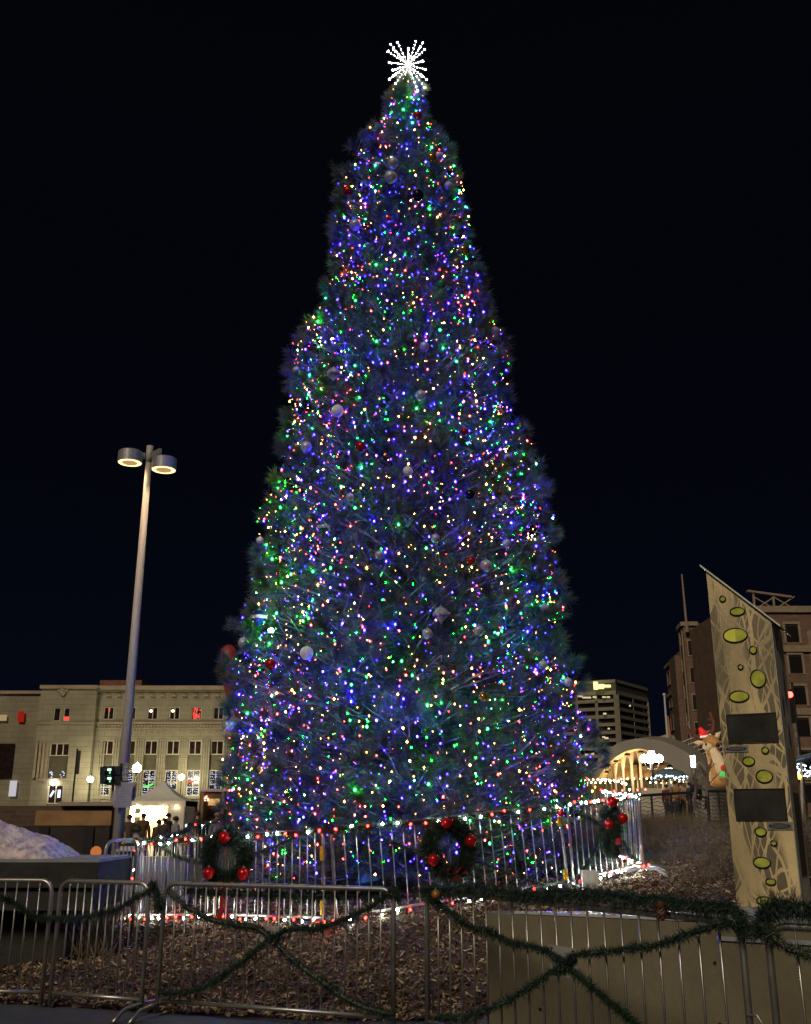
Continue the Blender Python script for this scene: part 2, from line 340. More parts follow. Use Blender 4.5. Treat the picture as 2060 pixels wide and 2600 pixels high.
# garlands on the front row
def fw(pts, P, Q, off=.045): return [onwall(u, v, P, Q, off) for (u, v) in pts]
GG = 'green garlands on the front barriers'
garland(fw([(392, 2255), (338, 2285), (300, 2308), (245, 2322), (200, 2332), (156, 2332)], F2, F3) + fw([(120, 2332), (90, 2328), (55, 2305), (20, 2285), (-40, 2262)], F0, F1), 'thin garland sagging across the two barriers at far left', .05, 30, group=GG)
garland(fw([(428, 2262), (446, 2279), (490, 2311), (544, 2337), (613, 2351), (654, 2357), (690, 2382), (738, 2433), (810, 2487), (883, 2538), (956, 2567), (1006, 2576)], F4, F5), 'garland strand of the left X falling from upper left to lower right', .055, 30, group=GG)
garland(fw([(992, 2262), (956, 2295), (883, 2331), (810, 2357), (738, 2360), (690, 2382), (658, 2407), (617, 2442), (575, 2472), (526, 2504), (460, 2522), (402, 2520)], F4, F5, .075), 'garland strand of the left X falling from upper right to lower left', .055, 30, group=GG)
def z4(l): return [(1040 + a / 2.755, 1950 + c / 2.755) for a, c in l]
def z7(l): return [(1600 + a / 3.713, 2150 + c / 3.713) for a, c in l]
garland(fw(z4([(130, 920), (290, 1010), (400, 1100), (560, 1150), (700, 1220), (850, 1250), (960, 1280), (1070, 1360), (1200, 1470), (1350, 1600), (1500, 1720), (1620, 1830)]), F6, F7), 'garland strand of the right X falling rightwards across the concrete wall', .05, 32, .0042, group=GG)
garland(fw(z7([(1040, 720), (850, 740), (650, 790), (450, 860), (250, 930), (0, 960)]) + z4([(1400, 1285), (1170, 1310), (1070, 1380), (900, 1490), (700, 1620), (500, 1710), (380, 1740), (180, 1745)]), F6, F7, .07), 'garland strand of the right X falling leftwards across the concrete wall', .045, 32, .0042, group=GG)
garland(fw(z4([(90, 850), (250, 850), (450, 835), (600, 860), (800, 880), (1000, 875), (1250, 880), (1500, 905)]) + z7([(100, 500), (300, 500), (550, 545), (800, 560), (960, 580), (1040, 640), (1075, 740), (1095, 830)]), F6, F7, .02), 'thick shaggy garland wrapped along the top rail before the concrete wall', .088, 40, .004, .6, group=GG)
garland(fw([(385, 2245), (397, 2262), (400, 2290), (404, 2310)], F2, F3), 'short garland wrapped round the joint of the two left barriers', .075, 40, group=GG)
garland(fw([(470, 2262), (600, 2268), (750, 2272), (880, 2274), (965, 2268), (1004, 2256), (1012, 2290)], F4, F5, -.06), 'garland hanging behind the top rail over the left X', .06, 34, droop=.4, group=GG)
garland(fw([(1935, 2372), (1930, 2340), (1950, 2312), (1985, 2300), (2030, 2308), (2090, 2330)], F8, F9, .03), 'bushy garland clump on the rail below the metal kiosk', .095, 60, .0045, .3, group=GG)
garland(fw(z7([(1225, 720), (1330, 830), (1420, 920), (1560, 990), (1760, 1040)]), F8, F9, .05), 'garland swagging off the right edge below the kiosk clump', .06, 44, .0045, group=GG, m='garland_light')
# garlands on the ring
GR = 'green garlands on the ring barriers'
def topz(P, Q, n=6, dz=1.11, sag=.03, off=-.03):
    out = []
    for i in range(n + 1):
        t = i / n; x = P[0] + (Q[0] - P[0]) * t; y_ = P[1] + (Q[1] - P[1]) * t; z = gg(P) + (gg(Q) - gg(P)) * t
        out.append(Vector((x, y_ + off, z + dz - sag * math.sin(math.pi * t))))
    return out
garland([at(365, 2165, 14.95)] + topz(A0, A1)[:-1] + topz(A2, B0) + fw([(850, 2118), (860, 2130)], A2, B0), 'garland with red and white lights along the left ring rail', .06, 24, group=GR)
garland(topz(B1, C0, 8) + topz(C1, D0, 4)[1:], 'garland with red and white lights along the middle and right ring rail', .06, 24, group=GR)
garland(topz((A0[0], A0[1] + .1), K0, 5) + topz(K1, K2, 4, 1.17), 'garland on the rails at the rear left of the ring', .06, 24, group=GR)
garland(fw([(372, 2135), (410, 2150), (440, 2170), (480, 2185), (520, 2190)], A0, A1, .03), 'pale green garland swag left of the left wreath', .045, 30, group=GR, m='garland_light')
garland(fw([(640, 2168), (680, 2158), (720, 2140), (745, 2125), (790, 2105)], A2, B0, .03), 'pale green garland rising from the left wreath to the rail', .04, 30, group=GR, m='garland_light')
garland(fw([(690, 2260), (740, 2275), (770, 2300)], A2, B0, .03), 'short pale garland low between the two front barrier rows', .035, 30, group=GR, m='garland_light')
garland(fw([(880, 2100), (930, 2112), (1000, 2140), (1060, 2160), (1085, 2150)], B1, C0, .03), 'garland dipping from the rail to the middle wreath from the left', .035, 30, group=GR)
garland(fw([(1210, 2125), (1260, 2108), (1310, 2092), (1380, 2070), (1432, 2056)], B1, C0, .03), 'garland rising from the middle wreath to the right post', .045, 30, group=GR, m='garland_light')
garland(fw([(1205, 2188), (1260, 2205), (1310, 2225), (1370, 2245), (1430, 2268)], B1, C0, .03), 'garland falling from the middle wreath to the lower right', .04, 30, group=GR)
garland(fw([(1450, 2056), (1480, 2068), (1510, 2085)], C1, D0, .03) + fw([(1525, 2100), (1510, 2160), (1485, 2205), (1462, 2245)], C1, D0, .06), 'garland hanging beside the narrow right wreath', .05, 30, group=GR)
garland(fw([(1585, 2140), (1600, 2170), (1618, 2185)], C1, D0, .05), 'short garland right of the narrow wreath', .05, 30, group=GR)

# light strings on the ring
bulb_me = {}
def bulb_mesh(col, r=.014, kind='b'):
    k = (col, r)
    if k not in bulb_me:
        b = MB(); b.ball((0, 0, 0), r, 6, 4, 1.35); o = b.build('bulb', BULB[col]); bulb_me[k] = o.data; bpy.data.objects.remove(o)
    return bulb_me[k]
GL = 'red and white light strings on the ring barriers'
def light_string(pts, cols, label, step=.16, r=.014, group=GL, wob=.02, name='string_lights'):
    P = resample(pts, step); e = empty(name, P[0], label, 'light string', group)
    Q = [p + Vector((random.uniform(-wob, wob), random.uniform(-wob, wob), random.uniform(-wob, wob) - .01)) for p in P]
    b = MB(); b.tube(Q, .0035, 4); b.build('wire', M['wire'], e)
    for i, p in enumerate(Q):
        o = bpy.data.objects.new('bulb', bulb_mesh(cols[i % len(cols)], r)); COL.objects.link(o); o.parent = e; o.location = p - ORG[e] + Vector((0, -.012, .012)); o.rotation_euler = (random.uniform(-1, 1), random.uniform(-1, 1), 0)
    return e
RW = ['redr', 'white', 'redr', 'white', 'white', 'redr']
light_string([p + Vector((0, -.07, -.01)) for p in topz(A0, A1) + topz(A2, B0)[1:]], RW, 'red and white lights on the top rail left of the paired yellow tags', .19)
light_string([p + Vector((0, -.07, 0)) for p in topz(B1, C0, 8)], RW, 'red and white lights on the top rail behind the middle wreath', .2)
light_string([p + Vector((0, -.07, 0)) for p in topz(C1, D0, 4)], ['white', 'redr', 'white'], 'red and white lights on the top rail at the right wreath', .13)
light_string([p + Vector((-.02, -.05, 0)) for p in topz(D1, E0, 4)], ['white', 'redr', 'white', 'white'], 'lights on the top rail of the right side barrier', .2)
light_string(topz((A0[0], A0[1] + .1), K0, 5) + topz(K1, K2, 4, 1.17), ['white', 'redr', 'white'], 'lights on the rails at the rear left of the ring', .3)
light_string([p + Vector((0, -.06, 0)) for p in topz(A0, A1, 5, .10, 0) + topz(A2, B0, 5, .10, 0)[1:]], RW, 'red and white lights along the bottom rail at the left', .17)
light_string([p + Vector((0, -.06, 0)) for p in topz(B1, C0, 8, .10, 0)], RW, 'red and white lights along the bottom rail in the middle', .2)
light_string([p + Vector((0, -.06, 0)) for p in topz(C1, D0, 4, .10, 0)], ['white', 'redr', 'white', 'white'], 'red and white lights along the bottom rail at the right', .12)
light_string([Vector((A0[0] - .02, A0[1] - .06, gg(A0) + z)) for z in (1.1, .8, .5, .1)], ['white', 'redr', 'white'], 'white and red lights down the left corner post', .12)
light_string([Vector((D1[0] - .02, D1[1], gg(D1) + .1)), Vector((E0[0], E0[1], gg(E0) + .1))], ['white', 'white', 'redr'], 'white lights along the bottom rail of the right side barrier', .2)
light_string([at(1625, 2208, 14.6), at(1640, 2205, 14.4), at(1650, 2196, 14.3)], ['white', 'redr'], 'loose end of light string lying on mulch at the right', .1, wob=.01)

# ------------------------------------------------------------------ wreaths
M['bauble'] = mat('red_bauble_shell', (.55, .012, .015), .16, .35, .3, 6); M['bow'] = mat('red_velvet', (.42, .008, .015), .75, 0, .4, 20)
def wreath(c, ax, rad, label, baubles, bow, tail):
    """c centre, ax horizontal direction in the wreath's plane"""
    ax = Vector(ax).normalized(); n = Vector((ax.y, -ax.x, 0)); 
    e = empty('wreath', c, label, 'wreath', 'wreaths on the ring barriers')
    pts = [c + ax * math.cos(a) * rad + Vector((0, 0, 1)) * math.sin(a) * rad for a in np.linspace(0, 2 * math.pi, 26)]
    V, P = garland_tris(pts, .15, 330, .009, .05)
    g = trimesh('greenery', V, [M['garland']], e)
    k = MB(); k.tube(P[::2], .065, 6); k.build('hoop', M['wire'], e)
    for p in baubles:
        s = MB(); s.ball(p, .077, 20, 14); o = s.build('bauble', M['bauble'], e, smooth=True); q = MB(); q.lathe(Vector(p) + Vector((0, 0, .074)), [(.018, 0), (.018, .016), (.006, .02)], 8); q.build('cap', M['steel'], o)
    b = MB(); w = Vector((0, 0, 1))
    def loop(c0, dx, dz, s):
        pts = [c0, c0 + ax * dx * .6 + w * (dz + s * .8), c0 + ax * dx + w * dz, c0 + ax * dx * .6 + w * (dz - s * .8), c0]
        P_ = resample(pts, .015)
        for i in range(len(P_) - 1):
            a_, b_ = P_[i], P_[i + 1]; b.add([a_ - n * .03, a_ + n * .035, b_ + n * .035, b_ - n * .03], [(0, 1, 2, 3)])
    loop(bow, .13, .02, .05); loop(bow, -.13, .02, .05); b.ball(bow, .026, 8, 6)
    for s_ in (-1, 1):
        a0 = bow; pts = resample([a0, a0 + ax * s_ * .03 + w * (-tail * .4) + n * .02, a0 + ax * s_ * .045 + w * (-tail)], .03)
        for i in range(len(pts) - 1):
            p, q = pts[i], pts[i + 1]; wd = .02 + .012 * i / len(pts); b.add([p - ax * wd, p + ax * wd, q + ax * wd, q - ax * wd], [(0, 1, 2, 3)])
    b.build('bow', M['bow'], e)
def axis(P, Q): return Vector((Q[0] - P[0], Q[1] - P[1], 0))
o1 = lambda u, v, off=.2: onwall(u, v, A0, B0, off); o2 = lambda u, v, off=.2: onwall(u, v, B1, C0, off)
w1c = o1(576, 2178, .16); w1 = lambda u, v: onwall(u, v, (w1c.x, w1c.y), (w1c.x + 1, w1c.y - .3), .13)
wreath(w1c, Vector((1, -.3, 0)), .265, 'wreath with three shiny red baubles at left of the ring', [w1(570, 2126), w1(531, 2217), w1(618, 2218)], w1(572, 2250), .42)
wreath(o2(1140, 2155, .12), axis(B1, C0), .285, 'wreath with red bow in the middle of the ring before the trunk', [o2(1133, 2092), o2(1195, 2135), o2(1101, 2183)], o2(1158, 2216), .12)
AX3 = Vector((.35, 1, 0)).normalized(); c3 = at(1552, 2108, 14.55)
wreath(c3, AX3, .27, 'narrow looking wreath with long red ribbon at right of the ring', [at(1554, 2037, 14.4), at(1546, 2094, 14.25), at(1581, 2078, 14.4)], at(1571, 2140, 14.3), .42)

# ------------------------------------------------------------------ the tree
TY = 16.6; TX = .05
prof = [(165, 845, 872), (185, 838, 880), (200, 815, 893), (250, 808, 893), (285, 785, 905), (300, 760, 928), (350, 730, 955), (400, 706, 972), (450, 701, 985), (500, 700, 988), (550, 692, 1000), (600, 686, 1010), (650, 680, 1018),
        (700, 650, 1048), (740, 612, 1062), (800, 615, 1075), (850, 607, 1055), (900, 602, 1085), (950, 598, 1118), (1000, 590, 1130), (1050, 580, 1142), (1100, 538, 1163), (1150, 545, 1165), (1200, 545, 1168), (1250, 520, 1182), (1300, 508, 1184),
        (1350, 510, 1168), (1400, 494, 1196), (1450, 476, 1210), (1500, 478, 1217), (1550, 478, 1238), (1600, 466, 1245), (1650, 460, 1250), (1700, 478, 1236), (1740, 488, 1225), (1790, 505, 1205), (1850, 530, 1170)]
PZ = []; PL = []; PR = []
for (v, l, r_) in prof:
    vv = v * 1.206; p = at(1033, vv, TY); t = TY / ray(1033, vv).y
    PZ.append(p.z); PL.append(max(.05, (857 - l) * 1.206 / FOC * t)); PR.append(max(.05, (r_ - 857) * 1.206 / FOC * t))
PZ, PL, PR = np.array(PZ[::-1]), np.array(PL[::-1]), np.array(PR[::-1])
ZTOP = PZ[-1]; ZB = gz(TX, TY)
def Rad(z, th):
    w = (1 + np.cos(th)) / 2; return np.interp(z, PZ, PL) * (1 - w) + np.interp(z, PZ, PR) * w
tree = empty('christmas_tree', (TX, TY, ZB), 'tall pine tree strung with coloured lights inside the barrier ring', 'tree')
b = MB(); zs = np.linspace(ZB - .1, ZTOP + .35, 22)
b.tube([(TX + .04 * math.sin(z * .9), TY + .03 * math.cos(z * .7), z) for z in zs], [.012 + .235 * (1 - (z - zs[0]) / (zs[-1] - zs[0])) ** .8 for z in zs], 14); b.build('trunk', M['bark'], tree, smooth=True)
NBR = 1500
lb = MB(); TC = []; TD = []; tipsP = []
fr = rng.uniform(0, 1, NBR)
cdfz = np.linspace(ZB + .22, ZTOP, 400); wgt = np.interp(cdfz, PZ, PL + PR) ** 1.0 + .30; cdf = np.cumsum(wgt); cdf /= cdf[-1]
zs_ = np.interp((np.arange(NBR) + fr) / NBR, cdf, cdfz)
NBO = 380
bz = np.interp((np.arange(NBO) + rng.uniform(0, 1, NBO)) / NBO, cdf, cdfz); bt = (np.arange(NBO) * 2.39996 + rng.uniform(-.5, .5, NBO)) % (2 * math.pi); bs_ = rng.uniform(.75, 1.35, NBO)
brd = np.array([float(Rad(a_, c_)) for a_, c_ in zip(bz, bt)]); BOX = np.stack([brd * np.cos(bt), brd * np.sin(bt), bz], 1)
def bump(x_, y_, z_):
    d_ = np.linalg.norm(BOX - np.array([x_, y_, z_]), axis=1) / bs_; k_ = int(d_.argmin()); return k_, float(d_[k_])
for i in range(NBR):
    z = zs_[i]; th = (i * 2.39996 + random.uniform(-.3, .3)) % (2 * math.pi); rad = float(Rad(z, th))
    clump = .5 + .5 * math.sin(3.1 * z + 2.0 * math.sin(2 * th) + 5 * th) * math.sin(1.7 * z - 3 * th + 1)
    edge_ = random.random() < .62; kb_, db_ = bump(rad * math.cos(th), rad * math.sin(th), z); lump = max(0, 1 - (db_ / .62) ** 2); rad *= random.choice((.55, .75) if not edge_ else (.94, 1.0, 1.03)); rad *= .87 + .14 * lump * (1 + .3 * (bs_[kb_] - 1))
    hz = (z - ZB) / (ZTOP - ZB); rise = (.05 + .42 * hz) * rad * random.uniform(.7, 1.3) if hz > .12 else random.uniform(-.05, .25) * rad
    z0 = max(ZB + .4, z - rise); c_, s_ = math.cos(th), math.sin(th)
    bend = random.uniform(-.2, .2)
    P0 = Vector((TX, TY, z0)); P3 = Vector((TX + c_ * rad, TY + s_ * rad, z)); perp = Vector((-s_, c_, 0))
    P1 = P0.lerp(P3, .35) + perp * bend * rad - Vector((0, 0, .06 * rad)); P2 = P0.lerp(P3, .72) + perp * bend * rad - Vector((0, 0, .07 * rad))
    r0 = .007 + .0075 * rad
    lb.tube([P0, P1, P2, P3], [r0, r0 * .7, r0 * .45, .004], 4, False)
    out = (P3 - P2).normalized(); bc_ = Vector((TX + BOX[kb_][0] * .84, TY + BOX[kb_][1] * .84, BOX[kb_][2])); ob_ = (P3 - bc_); out = (out * .6 + (ob_.normalized() if ob_.length > .05 else out)).normalized(); nt = max(5, int(3 + rad * 3.3))
    TC.append(P3); TD.append(out + Vector((0, 0, .35)))
    for k in range(3):
        sd = (perp * random.uniform(-1, 1) + out + Vector((0, 0, random.uniform(-.5, .9)))).normalized(); tp = P3 - out * .12 + sd * random.uniform(.10, .22) * min(1, .3 + rad * .5); lb.tube([P3 - out * .12, tp], [.006, .003], 3, False); TC.append(tp); TD.append(sd)
    for k in range(nt):
        t = random.uniform(.30, 1.0) if rad > 1 else random.uniform(.1, 1)
        base = P0.lerp(P3, t) if t < .35 else (P1.lerp(P2, (t - .35) / .37) if t < .72 else P2.lerp(P3, (t - .72) / .28))
        side = perp * random.choice((-1, 1)) * random.uniform(.3, 1.1) + out * random.uniform(.4, 1) + Vector((0, 0, random.uniform(-.25, .75)))
        side.normalize(); ln = random.uniform(.12, .42) * (.45 + .55 * min(1, rad / 1.5)); tip = base + side * ln
        rr = math.hypot(tip.x - TX, tip.y - TY); lim = float(Rad(tip.z, math.atan2(tip.y - TY, tip.x - TX))) * .98
        if rr > lim: tip.x = TX + (tip.x - TX) * lim / rr; tip.y = TY + (tip.y - TY) * lim / rr
        lb.tube([base, tip], [.0065, .003], 3, False)
        TC.append(tip); TD.append(side + Vector((0, 0, .25)))
lb.build('limbs', M['limb'], tree); bpy.data.objects['limbs'].name = 'branch_framework'
TC = np.array([tuple(p) for p in TC]); TD = np.array([tuple(p) for p in TD])
V = needles(TC, TD, 50, .21, .0105, .34, .5)
tag(trimesh('crown', V, [M['needle']], tree))
print('tufts', len(TC), 'needles', len(V) // 3)

# coloured light string wound round the crown
lights = empty('string_lights', (TX, TY, ZB), 'multicoloured light string wound through the whole pine crown', 'light string')
pos = []; z = ZB + .25; th = 0.
while z < ZTOP - .02:
    rad = float(Rad(z, th)); step = .155; th += step / max(.25, rad); z += .150 * step / (2 * math.pi * max(.25, rad))
    f = random.choice((.66, .78, .86, .91, .95, .99)) if rad > .5 else random.uniform(.6, 1.)
    zz_ = z + random.uniform(-.13, .13); jt = th + random.uniform(-.09, .09) / max(.3, rad); rr = float(Rad(zz_, jt)) * f
    dn = .5 + .5 * math.sin(2.3 * zz_ + 3 * math.sin(jt * 2 + zz_ * .4)) * math.sin(1.3 * zz_ - 4 * jt)
    if random.random() > .52 + .56 * dn: continue
    pos.append((TX + rr * math.cos(jt), TY + rr * math.sin(jt), zz_))
    if th > 1e5: break
pos = np.array(pos); nb = len(pos); print('bulbs', nb)
cn = ['blue', 'green', 'red', 'amber', 'mint']; ci = rng.choice(5, nb, p=[.31, .17, .17, .30, .05])
rb = np.where(rng.uniform(0, 1, nb) < .22, .0125, rng.uniform(.0048, .0084, nb))
dist = np.linalg.norm(pos - np.array([0, 0, EYE]), axis=1); front = pos[:, 1] < TY - .45 * np.interp(pos[:, 2], PZ, PL)
isb = rb > .0115; order = np.argsort(dist + np.where(front, 0, 100)); big = set(order[:100].tolist())
OCT = np.array([(1, 0, 0), (0, 1, 0), (-1, 0, 0), (0, -1, 0), (0, 0, 1.5), (0, 0, -1.3)]); OF = np.array([(0, 1, 4), (1, 2, 4), (2, 3, 4), (3, 0, 4), (1, 0, 5), (2, 1, 5), (3, 2, 5), (0, 3, 5)])
rest = [i for i in range(nb) if i not in big]
A = pos[rest][:, None, :] + OCT[None] * rb[rest][:, None, None]
F = (np.arange(len(rest))[:, None, None] * 6 + OF[None]).reshape(-1, 3)
tag(trimesh('bulbs', A.reshape(-1, 3), [BULB[c] for c in cn] + [BULB[c + 'b'] for c in cn], lights, np.repeat(ci[rest] + 5 * isb[rest], 8), F), kind='stuff')
for i in sorted(big):
    o = bpy.data.objects.new('bulb', bulb_mesh(cn[ci[i]] + ('b' if isb[i] else ''), .0125 if isb[i] else .009)); COL.objects.link(o); o.parent = lights; o.location = Vector(pos[i]) - ORG[lights]
b = MB()
for i in range(0, nb - 1):
    p, q = Vector(pos[i]), Vector(pos[i + 1])
    if (p - q).length < .7: b.tube([p, (p + q) / 2 - Vector((0, 0, .02)), q], .003, 3, False)
b.build('wire', M['wire'], lights)

# ------------------------------------------------------------------ star topper
sc_ = at(1037, 165, TY - .1); star = empty('star_topper', sc_, 'white starburst of lit rods crowning the pine', 'star')
b = MB(); b.tube([sc_ - Vector((0, 0, .9)), sc_ + Vector((0, 0, .05))], .02, 6); b.build('stem', M['steel_dark'], star); b = MB(); b.ball(sc_, .05, 10, 7); b.build('core', BULB['starw'], star)  # core is a glowing ball added to brighten the burst
rods = []
for (x_, y_) in ((565, 320), (670, 290), (520, 430), (540, 600), (955, 275), (1062, 300), (1090, 400), (1062, 580), (1100, 705), (1050, 815), (1118, 865), (1092, 985), (980, 1040), (838, 385), (598, 722), (545, 862), (690, 1050), (640, 925), (925, 885), (612, 800), (765, 850), (600, 400), (1010, 380)):
    rods.append(at(900 + x_ / 6.1, 60 + y_ / 6.1, TY - .1 + random.uniform(-.28, .28)) - sc_)
for d_ in rods:
    L_r = d_.length; d_.normalize()
    b = MB(); b.tube([sc_ + d_ * .04, sc_ + d_ * L_r], .0035, 4); o = b.build('rod', M['white'], star)
    b = MB()
    for f in (.35, .52, .68, .84, 1.0): b.ball(sc_ + d_ * L_r * f, .0080 if f < 1 else .0145, 6, 4)
    b.build('bulb_row', BULB['starw'], o)

# ------------------------------------------------------------------ ornaments
M['orn_white'] = mat('white_ornament', (.72, .70, .74), .5, 0, .12, 40); M['orn_red'] = mat('red_ornament', (.40, .012, .012), .2, .3, .3, 10)
M['orn_lilac'] = mat('lilac_ornament', (.40, .33, .62), .4, 0, .2, 30); M['orn_gold'] = mat('gold_ornament', (.62, .42, .13), .25, .8, .3, 16)
M['orn_green'] = mat('green_ornament', (.03, .25, .08), .2, .4, .3, 10); M['orn_blue'] = mat('blue_ornament', (.03, .10, .50), .2, .5, .3, 10); M['orn_dark'] = mat('dark_ornament', (.03, .03, .06), .12, .7, .3, 10)
M['orn_silver'] = mat('silver_ornament', (.62, .62, .64), .14, 1., .15, 12)
def on_tree(u, v, out=.06):
    Y = TY - 1.5
    for _ in range(12):
        p = at(u, v, Y); th = math.atan2(Y - TY, p.x - TX); r_ = float(Rad(min(p.z, ZTOP), th)); dx = p.x - TX; Y = TY - math.sqrt(max(.02, r_ * r_ - dx * dx)) - out
        if abs(dx) >= r_: Y = TY - .2
    return at(u, v, Y)
OR = [ # displayed pixel u, v, kind, radius px, label
 (859, 992, 'white', 10.5, 'plain white ball in front of the trunk at the middle of the pine'), (646, 1375, 'white', 14, 'large ribbed white ball at lower left of the pine'),
 (548, 1138, 'white', 8, 'white ball on the leftmost branch tuft halfway up the pine'), (711, 865, 'white', 13, 'white ball with green tinge upper left of the middle of the pine'),
 (1042, 697, 'lilac', 9, 'lilac ball sticking out at the right edge, upper third of the pine'), (926, 328, 'lilac', 7.5, 'lilac ball at the right shoulder near the top of the pine'),
 (945, 391, 'lilac', 8.5, 'lilac ball on the right edge just under the topmost lilac one'), (1148, 1280, 'lilac', 9.5, 'lilac ball at the right edge of the lower third'),
 (480, 1527, 'silver', 13, 'silver mirror ball at the left edge beside the stone building windows'), (645, 941, 'silver', 12.5, 'silver ball near the left edge at mid height'),
 (886, 832, 'silver', 11, 'speckled silver ball right of the trunk, upper middle'), (737, 1047, 'silver', 9, 'small silver ball left of the trunk at mid height'),
 (624, 780, 'silver', 8.5, 'small silver ball on the upper left protruding tuft'), (1024, 1191, 'silver', 13, 'big clear silver ball right of the trunk, lower middle'),
 (900, 1334, 'silver', 11.5, 'silver ball in front of the trunk at the lower third'), (1008, 1327, 'silver', 11, 'pink sparkling silver ball lower right of the trunk'),
 (1070, 963, 'silver', 8.5, 'small silver ball near the right edge at mid height'), (1067, 1144, 'silver', 9.5, 'striped silver ball near the right edge, lower middle'),
 (1144, 1400, 'silver', 10, 'silver ball low near the right edge'), (1196, 1436, 'silver', 9.5, 'silver ball at the very right edge beside the office block'),
 (917, 1134, 'silver', 10, 'silver ball with red glint right of the trunk'), (799, 1168, 'silver', 10, 'silver ball just left of the trunk, lower middle'),
 (823, 373, 'silver', 13, 'large striped silver ball left of the trunk near the top'), (828, 343, 'silver', 11, 'silver ball right above the large striped one near the top'),
 (748, 473, 'silver', 12, 'silver ball left of centre in the top quarter'), (894, 729, 'silver', 10, 'silver ball right of the trunk in the upper middle'),
 (1017, 1467, 'gold', 9.5, 'amber ball low on the right half'), (513, 1354, 'silver', 11.5, 'silver ball at the lower left edge by the red inflatable'),
 (976, 527, 'gold', 12, 'gold wire ball at the right edge in the top third'), (962, 552, 'gold', 8.5, 'small gold ball just below the gold wire ball'),
 (880, 411, 'dark', 12, 'dark striped ball right of the trunk near the top'), (909, 332, 'gold', 10, 'gold ball between the trunk and the top lilac ball'),
 (703, 787, 'drop_silver', 14, 'silver lantern shaped ornament at upper left'), (681, 1112, 'drop_green', 14, 'turquoise lantern shaped ornament left of the trunk at mid height'),
 (545, 1301, 'drop_blue', 17, 'large blue balloon shaped ornament at the lower left edge'), (929, 1294, 'drop_silver', 17, 'large silver lantern ornament right of the trunk, lower third'),
 (760, 940, 'red', 11.5, 'red ball left of the trunk at mid height'), (880, 243, 'red', 8.5, 'red ball under the star on the right'), (733, 402, 'red', 9.5, 'red ball at the left edge near the top'),
 (978, 908, 'red', 8, 'red ball right of centre in the middle of the pine'), (992, 1180, 'red', 9, 'red ball left of the big clear silver ball'), (570, 1398, 'red', 11.5, 'dark red ball at lower left'),
 (945, 614, 'blue', 9.5, 'blue ball right of centre in the upper third'), (929, 598, 'green', 9.5, 'green ball beside the blue one in the upper third'), (897, 1540, 'green', 10, 'green ball low in front of the trunk'),
 (989, 1041, 'dark', 10.5, 'dark blue ball right of centre at mid height'), (820, 460, 'red', 5, 'tiny red ball left of the trunk in the top quarter'), (887, 1773, 'gold', 9, 'olive ball hanging low behind the ring beside the yellow tags')]
M['orn_silver'] = mat('silver_ornament', (.60, .60, .66), .22, .35, .45, 18)
for (u, v, kd, rp_, lab) in OR:
    p = on_tree(u * 1.206, v * 1.206, .10); t = (p - Vector((0, 0, EYE))).length; r_ = rp_ * 1.206 / FOC * t
    drop = kd.startswith('drop_'); mk = M['orn_' + kd.replace('drop_', '')]
    e = empty('ornament', p, lab, 'ornament', 'ornaments hanging on the pine')
    b = MB()
    if drop: b.lathe(p, [(1e-4, -r_ * 1.25), (r_ * .35, -r_ * .75), (r_ * .95, -r_ * .12), (r_ * 1.0, .0), (r_ * 1.0, r_ * .12), (r_ * .92, r_ * .35), (r_ * .65, r_ * .72), (r_ * .2, r_ * .95)], 18)
    else: b.ball(p, r_, 20, 12)
    b.build('shell', mk, e, smooth=True)
    if drop: q = MB(); q.lathe(p, [(r_ * 1.02, -.02), (r_ * 1.06, 0), (r_ * 1.02, .03)], 18); q.build('band', M['orn_silver'], e)
    q = MB(); q.lathe(p + Vector((0, 0, r_ * .93)), [(r_ * .2, 0), (r_ * .2, r_ * .16), (r_ * .06, r_ * .2)], 8); q.tube([p + Vector((0, 0, r_)), p + Vector((0, .03, r_ * 1.6))], .003, 4); q.build('cap', M['steel'], e)
# white flood lamp shining through the lower left branches
p = on_tree(688, 1600, .05); e = empty('flood_lamp', p, 'small white flood lamp glaring among branches at lower left', 'lamp')
b = MB(); b.box(p + Vector((0, .07, 0)), (.07, .05, .06)); b.tube([p + Vector((0, .06, 0)), p + Vector((.05, .5, -.1))], .012, 5); b.build('housing', M['steel_dark'], e)
b = MB(); b.ball(p + Vector((0, .01, 0)), .04, 10, 7, .7); b.build('lens', emat('flood_lens', (1, 1, .85), 220), e, smooth=True)

# ------------------------------------------------------------------ lettering
def letters(txt, size, x, y, z, m, parent, name='lettering', ext=.004, rz=0., rx=R(90), align='CENTER', sx_=1.):
    cu = bpy.data.curves.new('t', 'FONT'); cu.body = txt; cu.size = size; cu.extrude = ext; cu.align_x = align; cu.align_y = 'CENTER'
    to = bpy.data.objects.new('t', cu); COL.objects.link(to); me = bpy.data.meshes.new_from_object(to); bpy.data.objects.remove(to)
    me.transform(Matrix.Diagonal((sx_, 1, 1, 1))); me.materials.clear(); me.materials.append(m)
    o = bpy.data.objects.new(name, me); COL.objects.link(o); o.parent = parent
    o.location = Vector((x, y, z)) - ORG.get(parent, Vector((0, 0, 0))); o.rotation_euler = (rx, 0, rz); return o

